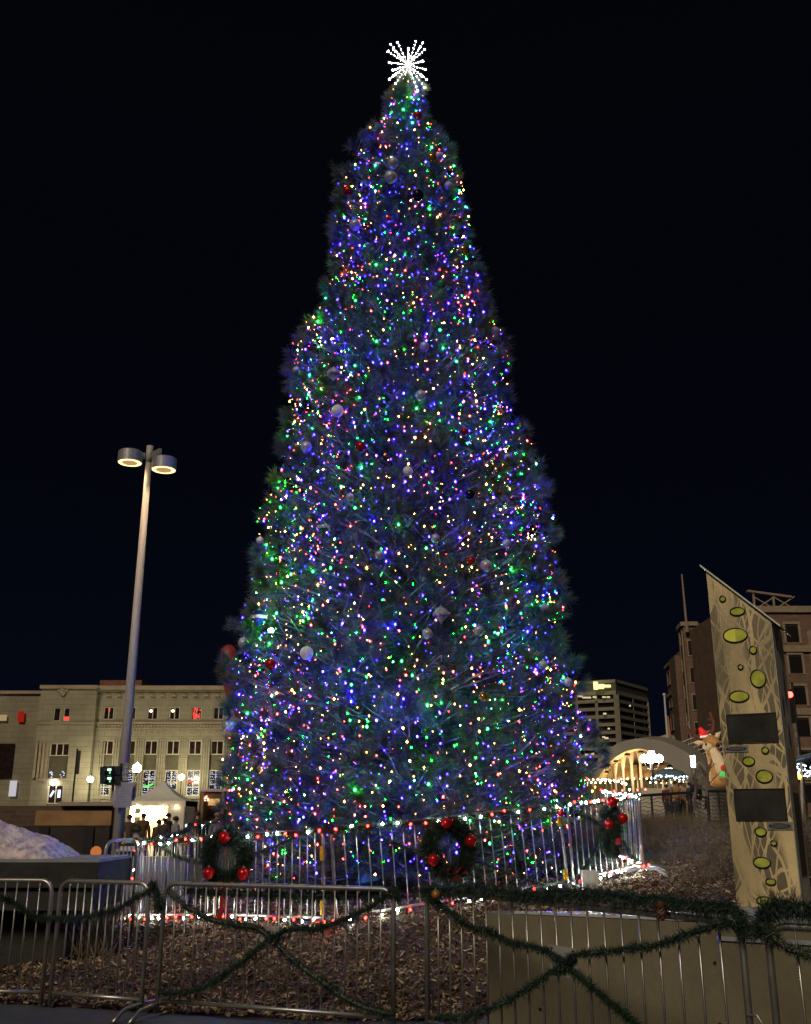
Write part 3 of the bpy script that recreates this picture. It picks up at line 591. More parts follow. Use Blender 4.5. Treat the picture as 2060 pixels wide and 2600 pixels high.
# ------------------------------------------------------------------ street lamp with twin drum heads
M['pole'] = mat('brushed_pole', (.54, .48, .43), .6, .05, .2, 6, stretch=(1, 1, .05)); M['drum'] = mat('grey_drum', (.36, .34, .34), .45, .4, .15, 6)
SY = 23.5; lb0 = at(298, 2160, SY); ltop = at(381, 1133, SY); lx = (lb0.x + ltop.x) / 2
lamp = empty('street_lamp', (lx, SY, gz(lx, SY)), 'tall steel lamp post with two drum heads left of the pine', 'street lamp')
b = MB(); b.tube([(lx, SY, 0), (lx, SY, ltop.z - .1)], [.135, .075], 18); b.tube([(lx, SY, ltop.z - .45), (lx, SY, ltop.z)], .085, 16); b.build('pole', M['pole'], lamp, smooth=True)
b = MB(); b.tube([(lx, SY, 0), (lx, SY, .5)], .2, 16); b.build('base', M['pole'], lamp)
EM_RING = emat('lamp_ring_light', (1, .66, .25), 2.2)
M['lens'] = mat('frosted_lens', (.5, .38, .2), .5, emis=(1, .60, .25), estr=.30)
for (u, v, Y) in ((331, 1163, SY - .15), (417, 1181, SY - .55)):
    c = at(u, v, Y); a0 = Vector((lx, SY, ltop.z - .28))
    h = MB(); h.lathe(c, [(1e-5, -.100), (.285, -.101), (.290, -.13), (.305, -.12), (.305, .15), (.28, .17), (1e-4, .19)], 30); o = h.build('lamp_head', M['drum'], lamp)
    h = MB(); h.lathe(c, [(1e-5, -.108), (.283, -.109), (.283, -.125), (.19, -.128), (1e-5, -.126)], 30); h.build('ring', EM_RING, o)
    h = MB(); h.lathe(c, [(1e-5, -.150), (.16, -.146), (.195, -.129), (1e-5, -.1285)], 30); h.build('lens', M['lens'], o)
    d_ = Vector((c.x - a0.x, c.y - a0.y, 0)); ln = d_.length; an = math.atan2(d_.y, d_.x)
    h = MB(); h.box(a0.lerp(Vector((c.x, c.y, a0.z)), .40), (ln - .3, .07, .15), rz=an); h.build('arm', M['drum'], lamp)
    pl = bpy.data.lights.new('lamp_glow', 'SPOT'); pl.energy = 50; pl.color = (1, .72, .4); pl.spot_size = R(150); pl.shadow_soft_size = .2
    po = bpy.data.objects.new('lamp_glow', pl); COL.objects.link(po); po.parent = o; po.location = c + Vector((0, 0, -.2)) - ORG[o]
# signs strapped to the lamp post
M['sign'] = mat('sign_face', (.42, .40, .38), .5, 0, .1, 8); M['notice'] = mat('notice_sheet', (.33, .31, .36), .5, 0, .15, 6); M['ink'] = mat('dark_ink', (.03, .03, .03), .6)
Yp = SY - .25
def rect(u0, v0, u1, v1, Y): a_ = at(u0, v1, Y); b_ = at(u1, v0, Y); return a_.x, b_.x, a_.z, b_.z
x0, x1, z0, z1 = rect(299, 1937, 329, 1983, Yp); ps = empty('parking_sign', ((x0 + x1) / 2, Yp, z0), 'small white parking sign with black top strip on the lamp post', 'sign')
b = MB(); b.bx(x0, x1, Yp - .006, Yp + .006, z0, z1); b.build('plate', M['sign'], ps)
b = MB(); h = z1 - z0; b.bx(x0 + .02, x0 + (x1 - x0) * .45, Yp - .012, Yp - .007, z1 - h * .26, z1 - .015)
for q in ((x0 + .008, x1 - .008, z0 + .008, z0 + .014), (x0 + .008, x1 - .008, z1 - .014, z1 - .008), (x0 + .008, x0 + .014, z0 + .014, z1 - .014), (x1 - .014, x1 - .008, z0 + .014, z1 - .014), (x0 + .014, x1 - .014, z1 - h * .29, z1 - h * .275), (x0 + .06, x1 - .06, z0 + h * .12, z0 + h * .15)): b.bx(q[0], q[1], Yp - .011, Yp - .007, q[2], q[3])
b.build('border', M['ink'], ps)
letters('RENO', .075, x0 + (x1 - x0) * .72, Yp - .008, z1 - h * .14, M['ink'], ps); letters('ART', .12, (x0 + x1) / 2, Yp - .008, z1 - h * .42, M['ink'], ps); letters('PARK', .11, (x0 + x1) / 2, Yp - .008, z1 - h * .66, M['ink'], ps)
for (k, (u0, v0, u1, v1), Y, lab, mm) in ((0, (288, 1986, 338, 2050), Yp - .04, 'lilac grey notice board full of text on the lamp post', 'notice'), (1, (281, 1988, 291, 2036), Yp + .1, 'narrow grey plate behind the left side of the notice board', 'sign'), (2, (334, 1987, 345, 2033), Yp + .1, 'narrow bluish plate behind the right side of the notice board', 'notice')):
    x0, x1, z0, z1 = rect(u0, v0, u1, v1, Y); nb_ = empty('notice_board', ((x0 + x1) / 2, Y, z0), lab, 'sign'); b = MB(); b.bx(x0, x1, Y - .006, Y + .006, z0, z1); b.build('plate', M[mm], nb_)
    if k == 0:
        b = MB(); b.bx(x0 + .03, x0 + .11, Y - .011, Y - .007, z1 - .15, z1 - .03)
        for i in range(11): b.bx(x0 + (.14 if i < 3 else .04), x1 - .04 - .05 * ((i * 7) % 4), Y - .011, Y - .007, z1 - .06 - i * .045, z1 - .068 - i * .045)
        b.build('print', mat('faded_print', (.19, .18, .21), .6), nb_)
# pedestrian signals
M['lamp_w'] = emat('signal_white', (.75, 1, 1), 1.6); M['lamp_g'] = emat('signal_green', (.2, 1, .25), .8)
sg = empty('traffic_signal', at(280, 2000, SY - .1), 'black double signal head with white green lamps on the lamp post', 'traffic signal')
for k, v in enumerate((1958, 1980)):
    c = at(279, v, SY - .3); b = MB(); b.box(c + Vector((.08, .12, 0)), (.34, .3, .22)); b.box(c + Vector((-.13, -.02, 0)), (.10, .26, .19)); b.box(c + Vector((0, -.13, .09)), (.16, .22, .02)); o = b.build('housing', M['black'], sg)
    b = MB(); b.box(c + Vector((.0, -.045, .03)), (.085, .01, .045)); b.build('lamp', M['lamp_w'], o); b = MB(); b.box(c + Vector((.018, -.045, -.03)), (.03, .01, .05)); b.build('lamp', M['lamp_g'], o)

# ------------------------------------------------------------------ stone post office
PY = 110.
def U(u, v=1900, Y=PY): return at(u, v, Y).x
def Zv(v, Y=PY): return at(1030, v, Y).z
def m_stone():
    m = mat('limestone', (.31, .275, .195), .85, 0, 0, .5, (.245, .215, .15), bump=.15, bscale=6, detail=8); N, L = nodes(m); b = N["Principled BSDF"]
    src = b.inputs["Base Color"].links[0].from_socket; t = N.new("ShaderNodeTexCoord"); s_ = N.new("ShaderNodeSeparateXYZ"); L.new(t.outputs["Object"], s_.inputs[0]); c = N.new("ShaderNodeCombineXYZ"); L.new(s_.outputs[0], c.inputs[0]); L.new(s_.outputs[2], c.inputs[1])
    k = N.new("ShaderNodeTexBrick"); L.new(c.outputs[0], k.inputs[0]); k.inputs["Color1"].default_value = (1, 1, 1, 1); k.inputs["Color2"].default_value = (.86, .86, .84, 1); k.inputs["Mortar"].default_value = (.5, .5, .5, 1)
    k.inputs["Scale"].default_value = 1; k.inputs["Brick Width"].default_value = 1.5; k.inputs["Row Height"].default_value = .56; k.inputs["Mortar Size"].default_value = .022
    mx = N.new("ShaderNodeMixRGB"); mx.blend_type = 'MULTIPLY'; mx.inputs[0].default_value = .8; L.new(src, mx.inputs[1]); L.new(k.outputs[0], mx.inputs[2]); L.new(mx.outputs[0], b.inputs["Base Color"]); return m
M['stone'] = m_stone(); M['stone_trim'] = mat('stone_trim', (.38, .30, .21), .85, 0, .2, 1.2, bump=.2, bscale=10); M['cream'] = mat('cream_frame', (.55, .50, .38), .6, 0, .1, 5)
M['glass'] = mat('dark_glass', (.035, .018, .015), .15, 0, 0, 2, (.015, .01, .012)); M['bronze'] = mat('bronze_panel', (.10, .085, .045), .6, .2, .25, 2)
M['dots'] = emat('curtain_light', (.62, .72, 1), 1.6); M['redglow'] = emat('red_window_light', (1, .06, .05), 1.0); M['lampglow'] = emat('ceiling_lamp', (1, .8, .55), 3.0); M['greenglow'] = emat('green_tinsel', (.08, 1, .15), 1.5)
WZ = lambda v: Zv(v)
po = empty('post_office', (U(420), PY, 0), 'long stone post office with fluted pilasters and lit windows at left', 'building')
b = MB(); LX = U(240); RX = U(1150); yb = PY + 22
bays = [U(267 + 56.3 * i, 1950) for i in range(15)]; bw = 1.36  # half of opening 
zt2, zm2, zl0, zl1 = WZ(1880), WZ(1916), WZ(2021), WZ(1955)
# wall built round its openings: piers, lintels, aprons
ops = [(x - .72, x + .72) for x in bays]
xs_ = [LX] + [q for o_ in ops for q in o_] + [RX]
for i in range(0, len(xs_), 2): b.bx(xs_[i], xs_[i + 1], PY, PY + .8, 0, zt2)
for (a_, c_) in ops: b.bx(a_, c_, PY + .003, PY + .8, 0, zl0)
wt0, wt1 = WZ(1827), WZ(1795); tops = [(x - .58, x + .58) for x in [U(276 + 55.8 * i, 1810) for i in range(15)]]
b.bx(LX, RX, PY, PY + .8, zt2, wt0); xs_ = [LX] + [q for o_ in tops for q in o_] + [RX]
for i in range(0, len(xs_), 2): b.bx(xs_[i], xs_[i + 1], PY, PY + .8, wt0, wt1)
b.bx(LX, RX, PY, PY + .8, wt1, WZ(1745)); b.bx(LX, RX, PY + .8, yb, 0, WZ(1746)); b.build('wall', M['stone'], po)
b = MB(); b.bx(LX - .1, RX, PY - .45, PY - .002, WZ(1752), WZ(1742)); b.bx(LX - .1, RX, PY - .18, PY - .003, WZ(1757), WZ(1752) - .002); b.bx(LX, RX, PY - .2, PY - .003, WZ(1838), WZ(1834)); b.bx(LX, RX, PY - .12, PY - .003, WZ(1851), WZ(1848)); b.build('cornice', M['stone_trim'], po)
b = MB()
for i in range(32):
    x = U(249 + 27.6 * i, 1765); b.ball((x, PY - .12, WZ(1757) - .35), .16, 8, 6); b.box((x, PY - .15, WZ(1767)), (.55, .3, .12)); b.box((x, PY - .10, WZ(1765)), (.3, .2, .12))
b.build('rosette_row', M['stone_trim'], po)
b = MB()
for i in range(120): b.box((LX + .3 + i * .36, PY - .04, (WZ(1838) + WZ(1848)) / 2), (.2, .07, .22))
b.build('carved_band', M['stone_trim'], po)
b = MB()
for i in range(len(bays) - 1):
    cx = (bays[i] + bays[i + 1]) / 2
    for k in range(4): b.bx(cx - .48 + k * .25, cx - .48 + k * .25 + .17, PY - .09, PY - .002, WZ(2040), WZ(1876))
for k in range(4): b.bx(LX + .25 + k * .25, LX + .42 + k * .25, PY - .09, PY - .002, WZ(2040), WZ(1884))
b.build('pilaster_flutes', M['stone'], po)
for w_, u_ in (('UNITED', 360), ('STATES', 453), ('POST', 545), ('OFFICE', 640)): letters(w_, .85, U(u_, 1856), PY - .03, WZ(1857), M['stone_trim'], po, ext=.03, sx_=1.5)
letters('•', .5, U(400, 1856), PY - .03, WZ(1857), M['stone_trim'], po, ext=.03)
def window(x0, x1, z0, z1, y, parent, nv=2, nh=1, glow=None, fr=.09):
    g = MB(); g.bx(x0 + fr * .5, x1 - fr * .5, y + .22, y + .25, z0 + fr * .5, z1 - fr * .5); g_ = g.build('window', M['glass'], parent)
    f = MB(); yy0, yy1 = y + .10, y + .21
    f.bx(x0, x0 + fr, yy0, yy1, z0, z1); f.bx(x1 - fr, x1, yy0, yy1, z0, z1); f.bx(x0 + fr, x1 - fr, yy0, yy1, z0, z0 + fr); f.bx(x0 + fr, x1 - fr, yy0, yy1, z1 - fr, z1)
    for i in range(1, nv): xm = x0 + (x1 - x0) * i / nv; f.bx(xm - .04, xm + .04, yy0 + .002, yy1, z0 + fr, z1 - fr)
    for i in range(1, nh): zm = z0 + (z1 - z0) * i / nh; f.bx(x0 + fr, x1 - fr, yy0 + .004, yy1, zm - .04, zm + .04)
    f.build('frame', M['cream'], g_)
    if glow: 
        q = MB(); yq = y + .19
        if glow == 'dots':
            nxx = 8; nz_ = int((z1 - z0) / .26)
            for i in range(nxx):
                for j in range(nz_):
                    if random.random() < .72: q.box((x0 + .16 + (x1 - x0 - .32) * i / (nxx - 1), yq, z1 - .2 - j * .26 + random.uniform(-.05, .05)), (.055, .03, .065))
            q.build('curtain_lights', M['dots'], g_)
        elif glow == 'red':
            for _ in range(26): q.box((random.uniform(x0 + .2, x1 - .2), yq, random.uniform(z0 + .15, z1 - .15)), (.14, .03, random.uniform(.06, .3)))
            q.build('lit_decoration', M['redglow'], g_)
        elif glow == 'lamp': q.ball((x0 + (x1 - x0) * .3, yq, z1 - (z1 - z0) * .3), .16, 10, 7); q.build('lit_lamp', M['lampglow'], g_)
        elif glow == 'redbar': q.box(((x0 + x1) / 2, yq, z0 + .3), (x1 - x0 - .2, .03, .42)); q.build('lit_decoration', M['redglow'], g_)
        elif glow == 'redtop': q.box(((x0 + x1) / 2, yq, z1 - .3), (.16, .03, .4)); q.build('lit_decoration', M['redglow'], g_)
    return g_
for i in range(15):
    window(tops[i][0], tops[i][1], wt0, wt1, PY, po, 2, 1, {0: 'redtop', 2: 'lamp', 3: 'lamp', 4: 'red'}.get(i))
    x = bays[i]; window(x - .70, x + .70, zm2, zt2, PY, po, 2)
    q = MB(); q.bx(x - .70, x + .70, PY + .2, PY + .3, zl1, zm2); q.tube([(x - .6, PY + .19, zl1 + .9), (x - .15, PY + .19, zl1 + .92), (x, PY + .19, zl1 + 1.05), (x + .15, PY + .19, zl1 + .92), (x + .6, PY + .19, zl1 + .9)], .04, 4); q.build('spandrel', M['bronze'], po)
    w_ = window(x - .70, x + .70, zl0, zl1, PY, po, 2, 3 if i % 2 == 0 else 2, 'dots')
    if i == 4: q = MB(); q.tube([(x - .6, PY + .1, zl0 + 1.35), (x - .2, PY + .1, zl0 + 1.5), (x + .5, PY + .1, zl0 + 1.65)], .07, 5); q.build('lit_decoration', M['redglow'], w_)
    if i == 2: q = MB(); q.tube([(x - .5, PY + .1, zl0 + 1.0), (x - .1, PY + .1, zl0 + 1.0), (x + .5, PY + .1, zl0 + 1.25)], .08, 5); q.build('lit_decoration', M['greenglow'], w_)
    b = MB(); b.bx(x - .85, x + .85, PY - .15, PY - .003, zl0 - .3, zl0 - .08); b.build('sill', M['stone'], po)
# projecting left wing
WX0, WX1 = U(95), U(238.5); wy = PY - .7; win = lambda u: at(u, 1900, wy).x
b = MB(); zz1 = Zv(1747, wy); b.bx(WX0, WX1, wy + .6, yb - 3, 0, zz1 - .02)
ox0, ox1, oz0, oz1 = at(124, 1930, wy).x, at(173, 1930, wy).x, Zv(1976, wy), Zv(1887, wy); dx0, dx1, dz1 = at(121, 2010, wy).x, at(160, 2010, wy).x, Zv(1993, wy)
tw = [(at(136, 1810, wy).x, at(154, 1810, wy).x), (at(161, 1810, wy).x, at(178, 1810, wy).x)]; tz0, tz1 = Zv(1831, wy), Zv(1797, wy)
b.bx(WX0, ox0, wy, wy + .6, 0, oz1); b.bx(ox1, WX1, wy, wy + .6, 0, oz1); b.bx(ox0, dx0, wy + .002, wy + .6, 0, oz0); b.bx(dx1, ox1, wy + .002, wy + .6, 0, oz0); b.bx(dx0, dx1, wy + .004, wy + .6, dz1, oz0)
b.bx(WX0, WX1, wy, wy + .6, oz1, tz0); b.bx(WX0, tw[0][0], wy, wy + .6, tz0, tz1); b.bx(tw[0][1], tw[1][0], wy, wy + .6, tz0, tz1); b.bx(tw[1][1], WX1, wy, wy + .6, tz0, tz1); b.bx(WX0, WX1, wy, wy + .6, tz1, zz1)
b.bx(dx0, dx1, wy + .3, wy + .6, 0, Zv(2041, wy))
b.bx(-60, WX0, PY + 1.2, yb, 0, Zv(1755, PY + 1)); b.build('wing_wall', M['stone'], po)
b = MB(); b.bx(WX0 - .1, WX1 + .1, wy - .25, wy - .003, Zv(1749, wy), Zv(1740, wy)); b.bx(WX0, WX1, wy - .1, wy - .003, Zv(1838, wy), Zv(1835, wy)); b.bx(ox0 - 1, ox1 + 1, wy - .3, wy - .003, Zv(1982, wy), Zv(1977, wy)); b.bx(-60, WX0 - .12, PY + .9, PY + 1.2, Zv(1759, PY), Zv(1751, PY))
for k in range(4): b.bx(ox0 - .35 - k * .38, ox0 - .15 - k * .38, wy - .05 - .06 * k, wy - .003, oz0, oz1 + .1)
c = at(160, 1757, wy); b.ball(c + Vector((0, -.15, .45)), .28, 8, 6); b.ball(c + Vector((0, -.15, 0)), .36, 10, 7, 1.25); b.box(c + Vector((-.35, -.1, .1)), (.5, .15, .25), ry=.5); b.box(c + Vector((.35, -.1, .1)), (.5, .15, .25), ry=-.5); b.build('wing_trim', M['stone_trim'], po)
window(tw[0][0], tw[0][1], tz0, tz1, wy, po, 1); window(tw[1][0], tw[1][1], tz0, tz1, wy, po, 1, 1, 'redbar')
zmid = Zv(1919, wy); window(ox0, ox1, zmid, oz1, wy, po, 3)
q = MB(); q.bx(ox0, ox1, wy + .25, wy + .35, oz0, zmid); wl_ = q.build('spandrel', M['bronze'], po)
q = MB()
for _ in range(16): q.box((random.choice((random.uniform(ox0 + .2, ox0 + .5), random.uniform(ox1 - .8, ox1 - .2))), wy + .2, random.uniform(oz0 + .1, oz0 + .7)), (.07, .03, .07))
q.build('lit_decoration', M['dots'], wl_)
d_ = window(dx0, dx1, Zv(2041, wy), dz1, wy + .05, po, 2); d_.name = 'door'
q = MB(); q.box((dx0 + .45, wy + .15, dz1 - .9), (.2, .03, .7), ry=.5); q.box((dx0 + 1.2, wy + .15, dz1 - .9), (.3, .03, .8)); q.build('lit_decoration', M['dots'], d_)
# illuminated strip windows of the far left wing
q = MB(); x0, x1, z0, z1 = rect(-20, 1888, 38, 1976, PY + 1.1); q.bx(x0, x1, PY + 1.0, PY + 1.15, z0, z1); q.build('window', M['glass'], po)
x0, x1, z0, z1 = rect(22, 1982, 44, 2022, PY + .9); q = MB(); q.bx(x0, x1, PY + .85, PY + .95, z0, z1); q.build('lit_poster', emat('poster_light', (.8, .75, .8), .45), po)
x0, x1, z0, z1 = rect(44, 1806, 63, 1833, PY + .9); q = MB(); q.bx(x0, x1, PY + .85, PY + .95, z0, z1); q.build('lit_decoration', emat('red_glow', (1, .05, .02), .18), po)
x0, x1, z0, z1 = rect(-10, 1815, 18, 1830, PY + .9); q = MB(); q.bx(x0, x1, PY + .85, PY + .95, z0, z1); q.build('lit_decoration', emat('amber_glow', (.8, .6, .3), .3), po)
b = MB(); b.bx(U(210), U(322), PY + 4, PY + 12, WZ(1746), at(1030, 1727, PY + 4).z); b.build('roof_house', mat('red_brick_house', (.25, .10, .07), .9, 0, .3, 2), po)
# heart shaped wall lamp above the door
c = at(136, 1987, wy - .3); e = empty('wall_lamp', c, 'glowing half dome wall lamp above the stone building door', 'lamp'); b = MB(); b.lathe(c, [(1e-4, -.3), (.2, -.18), (.34, 0), (.34, .08)], 12); b.build('shade', emat('wall_lamp_glow', (1, .95, .8), 25), e); b = MB(); b.bx(c.x - .05, c.x + .05, c.y, c.y + .3, c.z - .05, c.z + .02); b.build('bracket', M['black'], e)

# globe street lamps before the facade
def globe_lamp(u, v, Y, r, lab, acorn, s=30):
    c = at(u, v, Y); z0 = 0; e = empty('globe_lamp', (c.x, Y, z0), lab, 'street lamp', 'globe lamps in front of the stone building')
    b = MB(); b.tube([(c.x, Y, z0), (c.x, Y, c.z - r * 1.35)], [.09, .05], 10); b.tube([(c.x, Y, c.z - r * 1.5), (c.x, Y, c.z - r * .9)], [.05, r * .6], 10); b.build('pole', M['black'], e)
    b = MB()
    if acorn: b.lathe(c, [(r * .6, -r), (r * .95, -r * .4), (r, .05), (r * .85, r * .55), (r * .35, r * .95), (r * .12, r * 1.25), (1e-4, r * 1.35)], 16)
    else: b.ball(c, r, 16, 10)
    b.build('globe', emat('globe_light', (1, .93, .62), s * .6), e, smooth=True)
globe_lamp(348, 1950, 100, .40, 'acorn shaped glowing lamp right of the tall lamp post', True, 110)
globe_lamp(229.5, 1979, 106.5, .29, 'round glowing globe lamp left of the signal head', False, 300)
globe_lamp(461, 1973.5, 106.5, .29, 'round glowing globe lamp above the right side of the tent', False, 300)
b = MB(); c = at(198, 1936, 60); 
e = empty('banner_pole', (c.x, 60, 0), 'thin pole with a narrow dark banner before the stone wing', 'pole'); b.tube([(c.x - .1, 60, 0), (c.x - .1, 60, c.z + .8)], .05, 8); b.build('pole', M['black'], e); b = MB(); b.bx(c.x - .04, c.x + .14, 59.9, 59.95, at(198, 1966, 60).z, at(198, 1906, 60).z); b.build('banner', mat('dark_banner', (.035, .04, .03), .8), e)

# ------------------------------------------------------------------ left: brick building, snow heap on a slab
M['brick_l'] = brickmat('old_brick', (.17, .085, .05), (.11, .06, .04), (.14, .12, .09), .45, .16)
M['snow'] = mat('dirty_snow', (.88, .74, .80), .9, 0, 0, 9, (.40, .33, .39), bump=1., bscale=26, detail=8)
M['slab'] = mat('stone_slab', (.30, .33, .36), .8, 0, .3, 3); M['slab_dark'] = mat('dark_slab', (.036, .034, .033), .9, 0, .4, 4, bump=.5, bscale=12)
bb = empty('brick_pavilion', (at(140, 2100, 35).x, 35, 0), 'low brown brick pavilion with pale roof edge behind the snow heap', 'building')
b = MB(); xa, xb = at(-120, 2100, 35).x, at(283, 2100, 35).x; zt = Zv(2046, 35); b.bx(xa, xb, 35, 36.5, 0, zt); b.build('wall', M['brick_l'], bb)
b = MB(); xm = at(150, 2100, 35).x; b.bx(xm, xb + .12, 34.7, 36.7, zt, zt + .13); b.build('roof_edge', M['stone_trim'], bb)
b = MB(); b.bx(xm - .8, xb, 34.9, 34.997, Zv(2096, 35), Zv(2058, 35)); b.build('lit_panel', mat('golden_lit_stone', (.36, .20, .07), .8, 0, 0, 1.6, (.22, .12, .05), bump=.3, bscale=8), bb)  # golden brown stone, made brighter in colour for the awning light
b = MB(); b.bx(xa, xb, 34.8, 34.997, 0, Zv(2098, 35)); b.build('plinth', mat('dark_plinth', (.05, .036, .028), .9, 0, .4, 1.5), bb)
for u_ in (112, 226):
    b = MB(); c = at(u_, 2130, 34.8); b.bx(c.x - .16, c.x + .16, 34.72, 34.797, .1, Zv(2100, 34.8)); b.build('door', M['black'], bb)
SLY = 11.6; st = Zv(2184, SLY)
sb_ = empty('stone_slab', (at(80, 2200, SLY).x, SLY, 0), 'massive dark slab with pale top edge under the snow heap', 'slab')
b = MB(); xa, xb = at(-200, 2184, SLY).x, at(232, 2184, SLY).x; b.bx(xa, xb - .3, SLY + .35, SLY + 1.1, .0, st - .52); b.bx(xa, xb + .06, SLY - .04, SLY + 1.25, st - .517, st - .283); b.bx(xa, xb + .12, SLY - .10, SLY + 1.3, st - .28, st - .02); b.build('body', M['slab_dark'], sb_)
b = MB(); b.bx(xa, xb + .12, SLY - .10, SLY + 1.3, st - .018, st + .012); b.build('top', M['slab'], sb_)  # thin top slice, paler and bluer than the body
vs = []; fs = []; NX_, NY_ = 90, 34
tops_ = [(-200, 2060), (0, 2086), (60, 2108), (120, 2128), (158, 2142), (180, 2168), (196, 2181), (230, 2184)]
for j in range(NY_ + 1):
    for i in range(NX_ + 1):
        u_ = -200 + 430 * i / NX_; y_ = SLY + .02 + 1.2 * j / NY_; tv = np.interp(u_, [q[0] for q in tops_], [q[1] for q in tops_]); hh = Zv(tv, SLY + .9) - Zv(2182, SLY + .9)
        pr = math.sin(math.pi * min(1, (j / NY_) * 1.0)) ** .55 if j not in (0, NY_) else 0
        x_ = at(u_, 2150, SLY + .9).x; vs.append((x_, y_, st + .005 + max(0, hh) * pr + (.02 * math.sin(x_ * 9 + y_ * 5) * math.sin(y_ * 11) + random.uniform(-.013, .013)) * (pr > 0) * (hh > .03)))
for j in range(NY_):
    for i in range(NX_): a = j * (NX_ + 1) + i; fs.append((a, a + 1, a + NX_ + 2, a + NX_ + 1))
b = MB(); b.add(vs, fs); tag(b.build('snow_heap', M['snow'], smooth=True), 'heap of pinkish dirty snow on the dark slab at left edge', 'snow heap')
c = at(244, 2163, 16); e = empty('hazard_beacon', c, 'small orange glowing beacon right of the snow heap', 'lamp'); b = MB(); b.ball(c, .085, 12, 8); b.build('dome', emat('orange_beacon', (1, .30, .08), .35), e); b = MB(); b.tube([(c.x, c.y, .3), (c.x, c.y, c.z - .07)], .03, 6); b.build('stem', M['steel_dark'], e)
# pale snow bank behind the far barrier
b = MB(); x0 = at(250, 2176, 15).x; x1 = at(356, 2176, 16).x
b.prism([(x0, 0), (x1 + .6, 0), (x1 + .6, Zv(2176, 16.5)), (x0, Zv(2176, 16.5))], lambda p, k: (p[0], 16.5 + k * .4, p[1])); o = b.build('rink_board', mat('pale_board', (.24, .25, .31), .7, 0, .2, 2), None); tag(o, 'pale lilac board wall behind the short dark barrier at left', 'board')
# dry grass at the slab's right end
def grass(cx, cy, n, h, spread, lab, col, w=.006, lean=.35, z=None, name='grass_clump', kind=None):
    a = rng.normal(0, spread, n); c_ = rng.normal(0, spread, n); base = np.stack([cx + a, cy + c_, np.array([(gz(cx + p, cy + q) if z is None else z) for p, q in zip(a, c_)])], 1)
    d = np.stack([rng.normal(0, lean, n), rng.normal(0, lean, n), np.ones(n)], 1); d = unit(d); L = h * rng.uniform(.5, 1.1, (n, 1)); s_ = unit(np.cross(d, rng.normal(0, 1, (n, 3)))) * w
    tip = base + d * L + np.stack([rng.normal(0, .12 * h, n), rng.normal(0, .12 * h, n), -np.abs(rng.normal(0, .05, n)) * h], 1)
    o = trimesh(name, np.stack([base - s_, base + s_, tip], 1).reshape(-1, 3), [col]); tag(o, lab, 'grass', kind=kind); return o
M['straw'] = mat('dry_straw', (.22, .17, .10), .9, 0, .4, 5); M['twig'] = mat('bare_twig', (.24, .18, .13), .9, 0, .4, 5); M['brown_grass'] = mat('brown_grass', (.26, .18, .09), .9, 0, .5, 3)
g_ = at(262, 2240, 12.2); grass(g_.x, g_.y, 260, 1.0, .14, 'dry straw clump between the slab and the dark barrier', M['straw'], .004, z=.2)

# ------------------------------------------------------------------ tent, letters, people, stall
TYT = 40.; M['canvas'] = mat('white_canvas', (.74, .73, .64), .8, 0, .1, 2)
zE = Zv(2033, TYT); zV = Zv(2046, TYT); xl, xr = at(318, 2033, TYT).x, at(472, 2033, TYT).x; cxT = (xl + xr) / 2; dp = xr - xl; pk = Vector((cxT, TYT + dp / 2, at(389, 1983, TYT + dp / 2).z))
tent = empty('market_tent', (cxT, TYT, 0), 'white peaked tent glowing warm from bright letters inside', 'tent')
b = MB(); nseg = 8; ring_ = []
cor = [(xl, TYT), (xr, TYT), (xr, TYT + dp), (xl, TYT + dp)]
for k in range(4):
    a_, c_ = cor[k], cor[(k + 1) % 4]; V0 = Vector((a_[0], a_[1], zE)); V1 = Vector((c_[0], c_[1], zE)); prev = None
    for j in range(nseg + 1):
        t = j / nseg; s_ = t ** 1; sag = -.10 * math.sin(math.pi * t) * 1.2; p = V0.lerp(pk, t) + Vector((0, 0, sag)); q = V1.lerp(pk, t) + Vector((0, 0, sag)); m_ = p.lerp(q, .5) + Vector((0, 0, -.05 * (1 - t)))
        if prev: b.add([prev[0], prev[1], q, p], [(0, 1, 2, 3)])
        prev = (p, q)
b.build('canopy', M['canvas'], tent)
b = MB()
for k in range(4):
    a_, c_ = cor[k], cor[(k + 1) % 4]; b.add([(a_[0], a_[1], zV - .02), (c_[0], c_[1], zV - .02), (c_[0], c_[1], zE), (a_[0], a_[1], zE)], [(0, 1, 2, 3)])
b.build('valance', M['canvas'], tent)
b = MB(); b.add([(xl, TYT + dp, .0), (xr, TYT + dp, .0), (xr, TYT + dp, zE), (xl, TYT + dp, zE)], [(0, 1, 2, 3)]); b.add([(xr, TYT, 0), (xr, TYT + dp, 0), (xr, TYT + dp, zE), (xr, TYT, zE)], [(0, 1, 2, 3)]); xq = at(425, 2060, TYT + .05).x; b.add([(xq, TYT + .05, 0), (xr, TYT + .05, 0), (xr, TYT + .05, zV), (xq, TYT + .05, zV)], [(0, 1, 2, 3)]); b.build('side_wall', M['canvas'], tent)
for (a_, c_) in cor: 
    b = MB(); b.tube([(a_ + (.03 if a_ < cxT else -.03), c_ + (.04 if c_ < TYT + 1 else -.04), 0), (a_ + (.03 if a_ < cxT else -.03), c_ + (.04 if c_ < TYT + 1 else -.04), zE)], .025, 6); b.build('leg', M['steel'], tent)
LW = emat('marquee_letter', (1, .58, .22), 26)
for ch, u_, v_ in (('P', 347, 2073), ('I', 370, 2070), ('P', 390, 2073), ('S', 412, 2068)):
    c = at(u_, v_, TYT + 1.2); e = empty('marquee_letter', c, 'glowing giant letter %s%s inside the tent' % (ch, {347: ', first at left,', 390: ', third in the row,'}.get(u_, '')), 'lit letter', 'lit letters in the tent')
    letters(ch, 1.12, c.x, c.y, c.z, LW, e, 'face', .10, sx_=1.15)
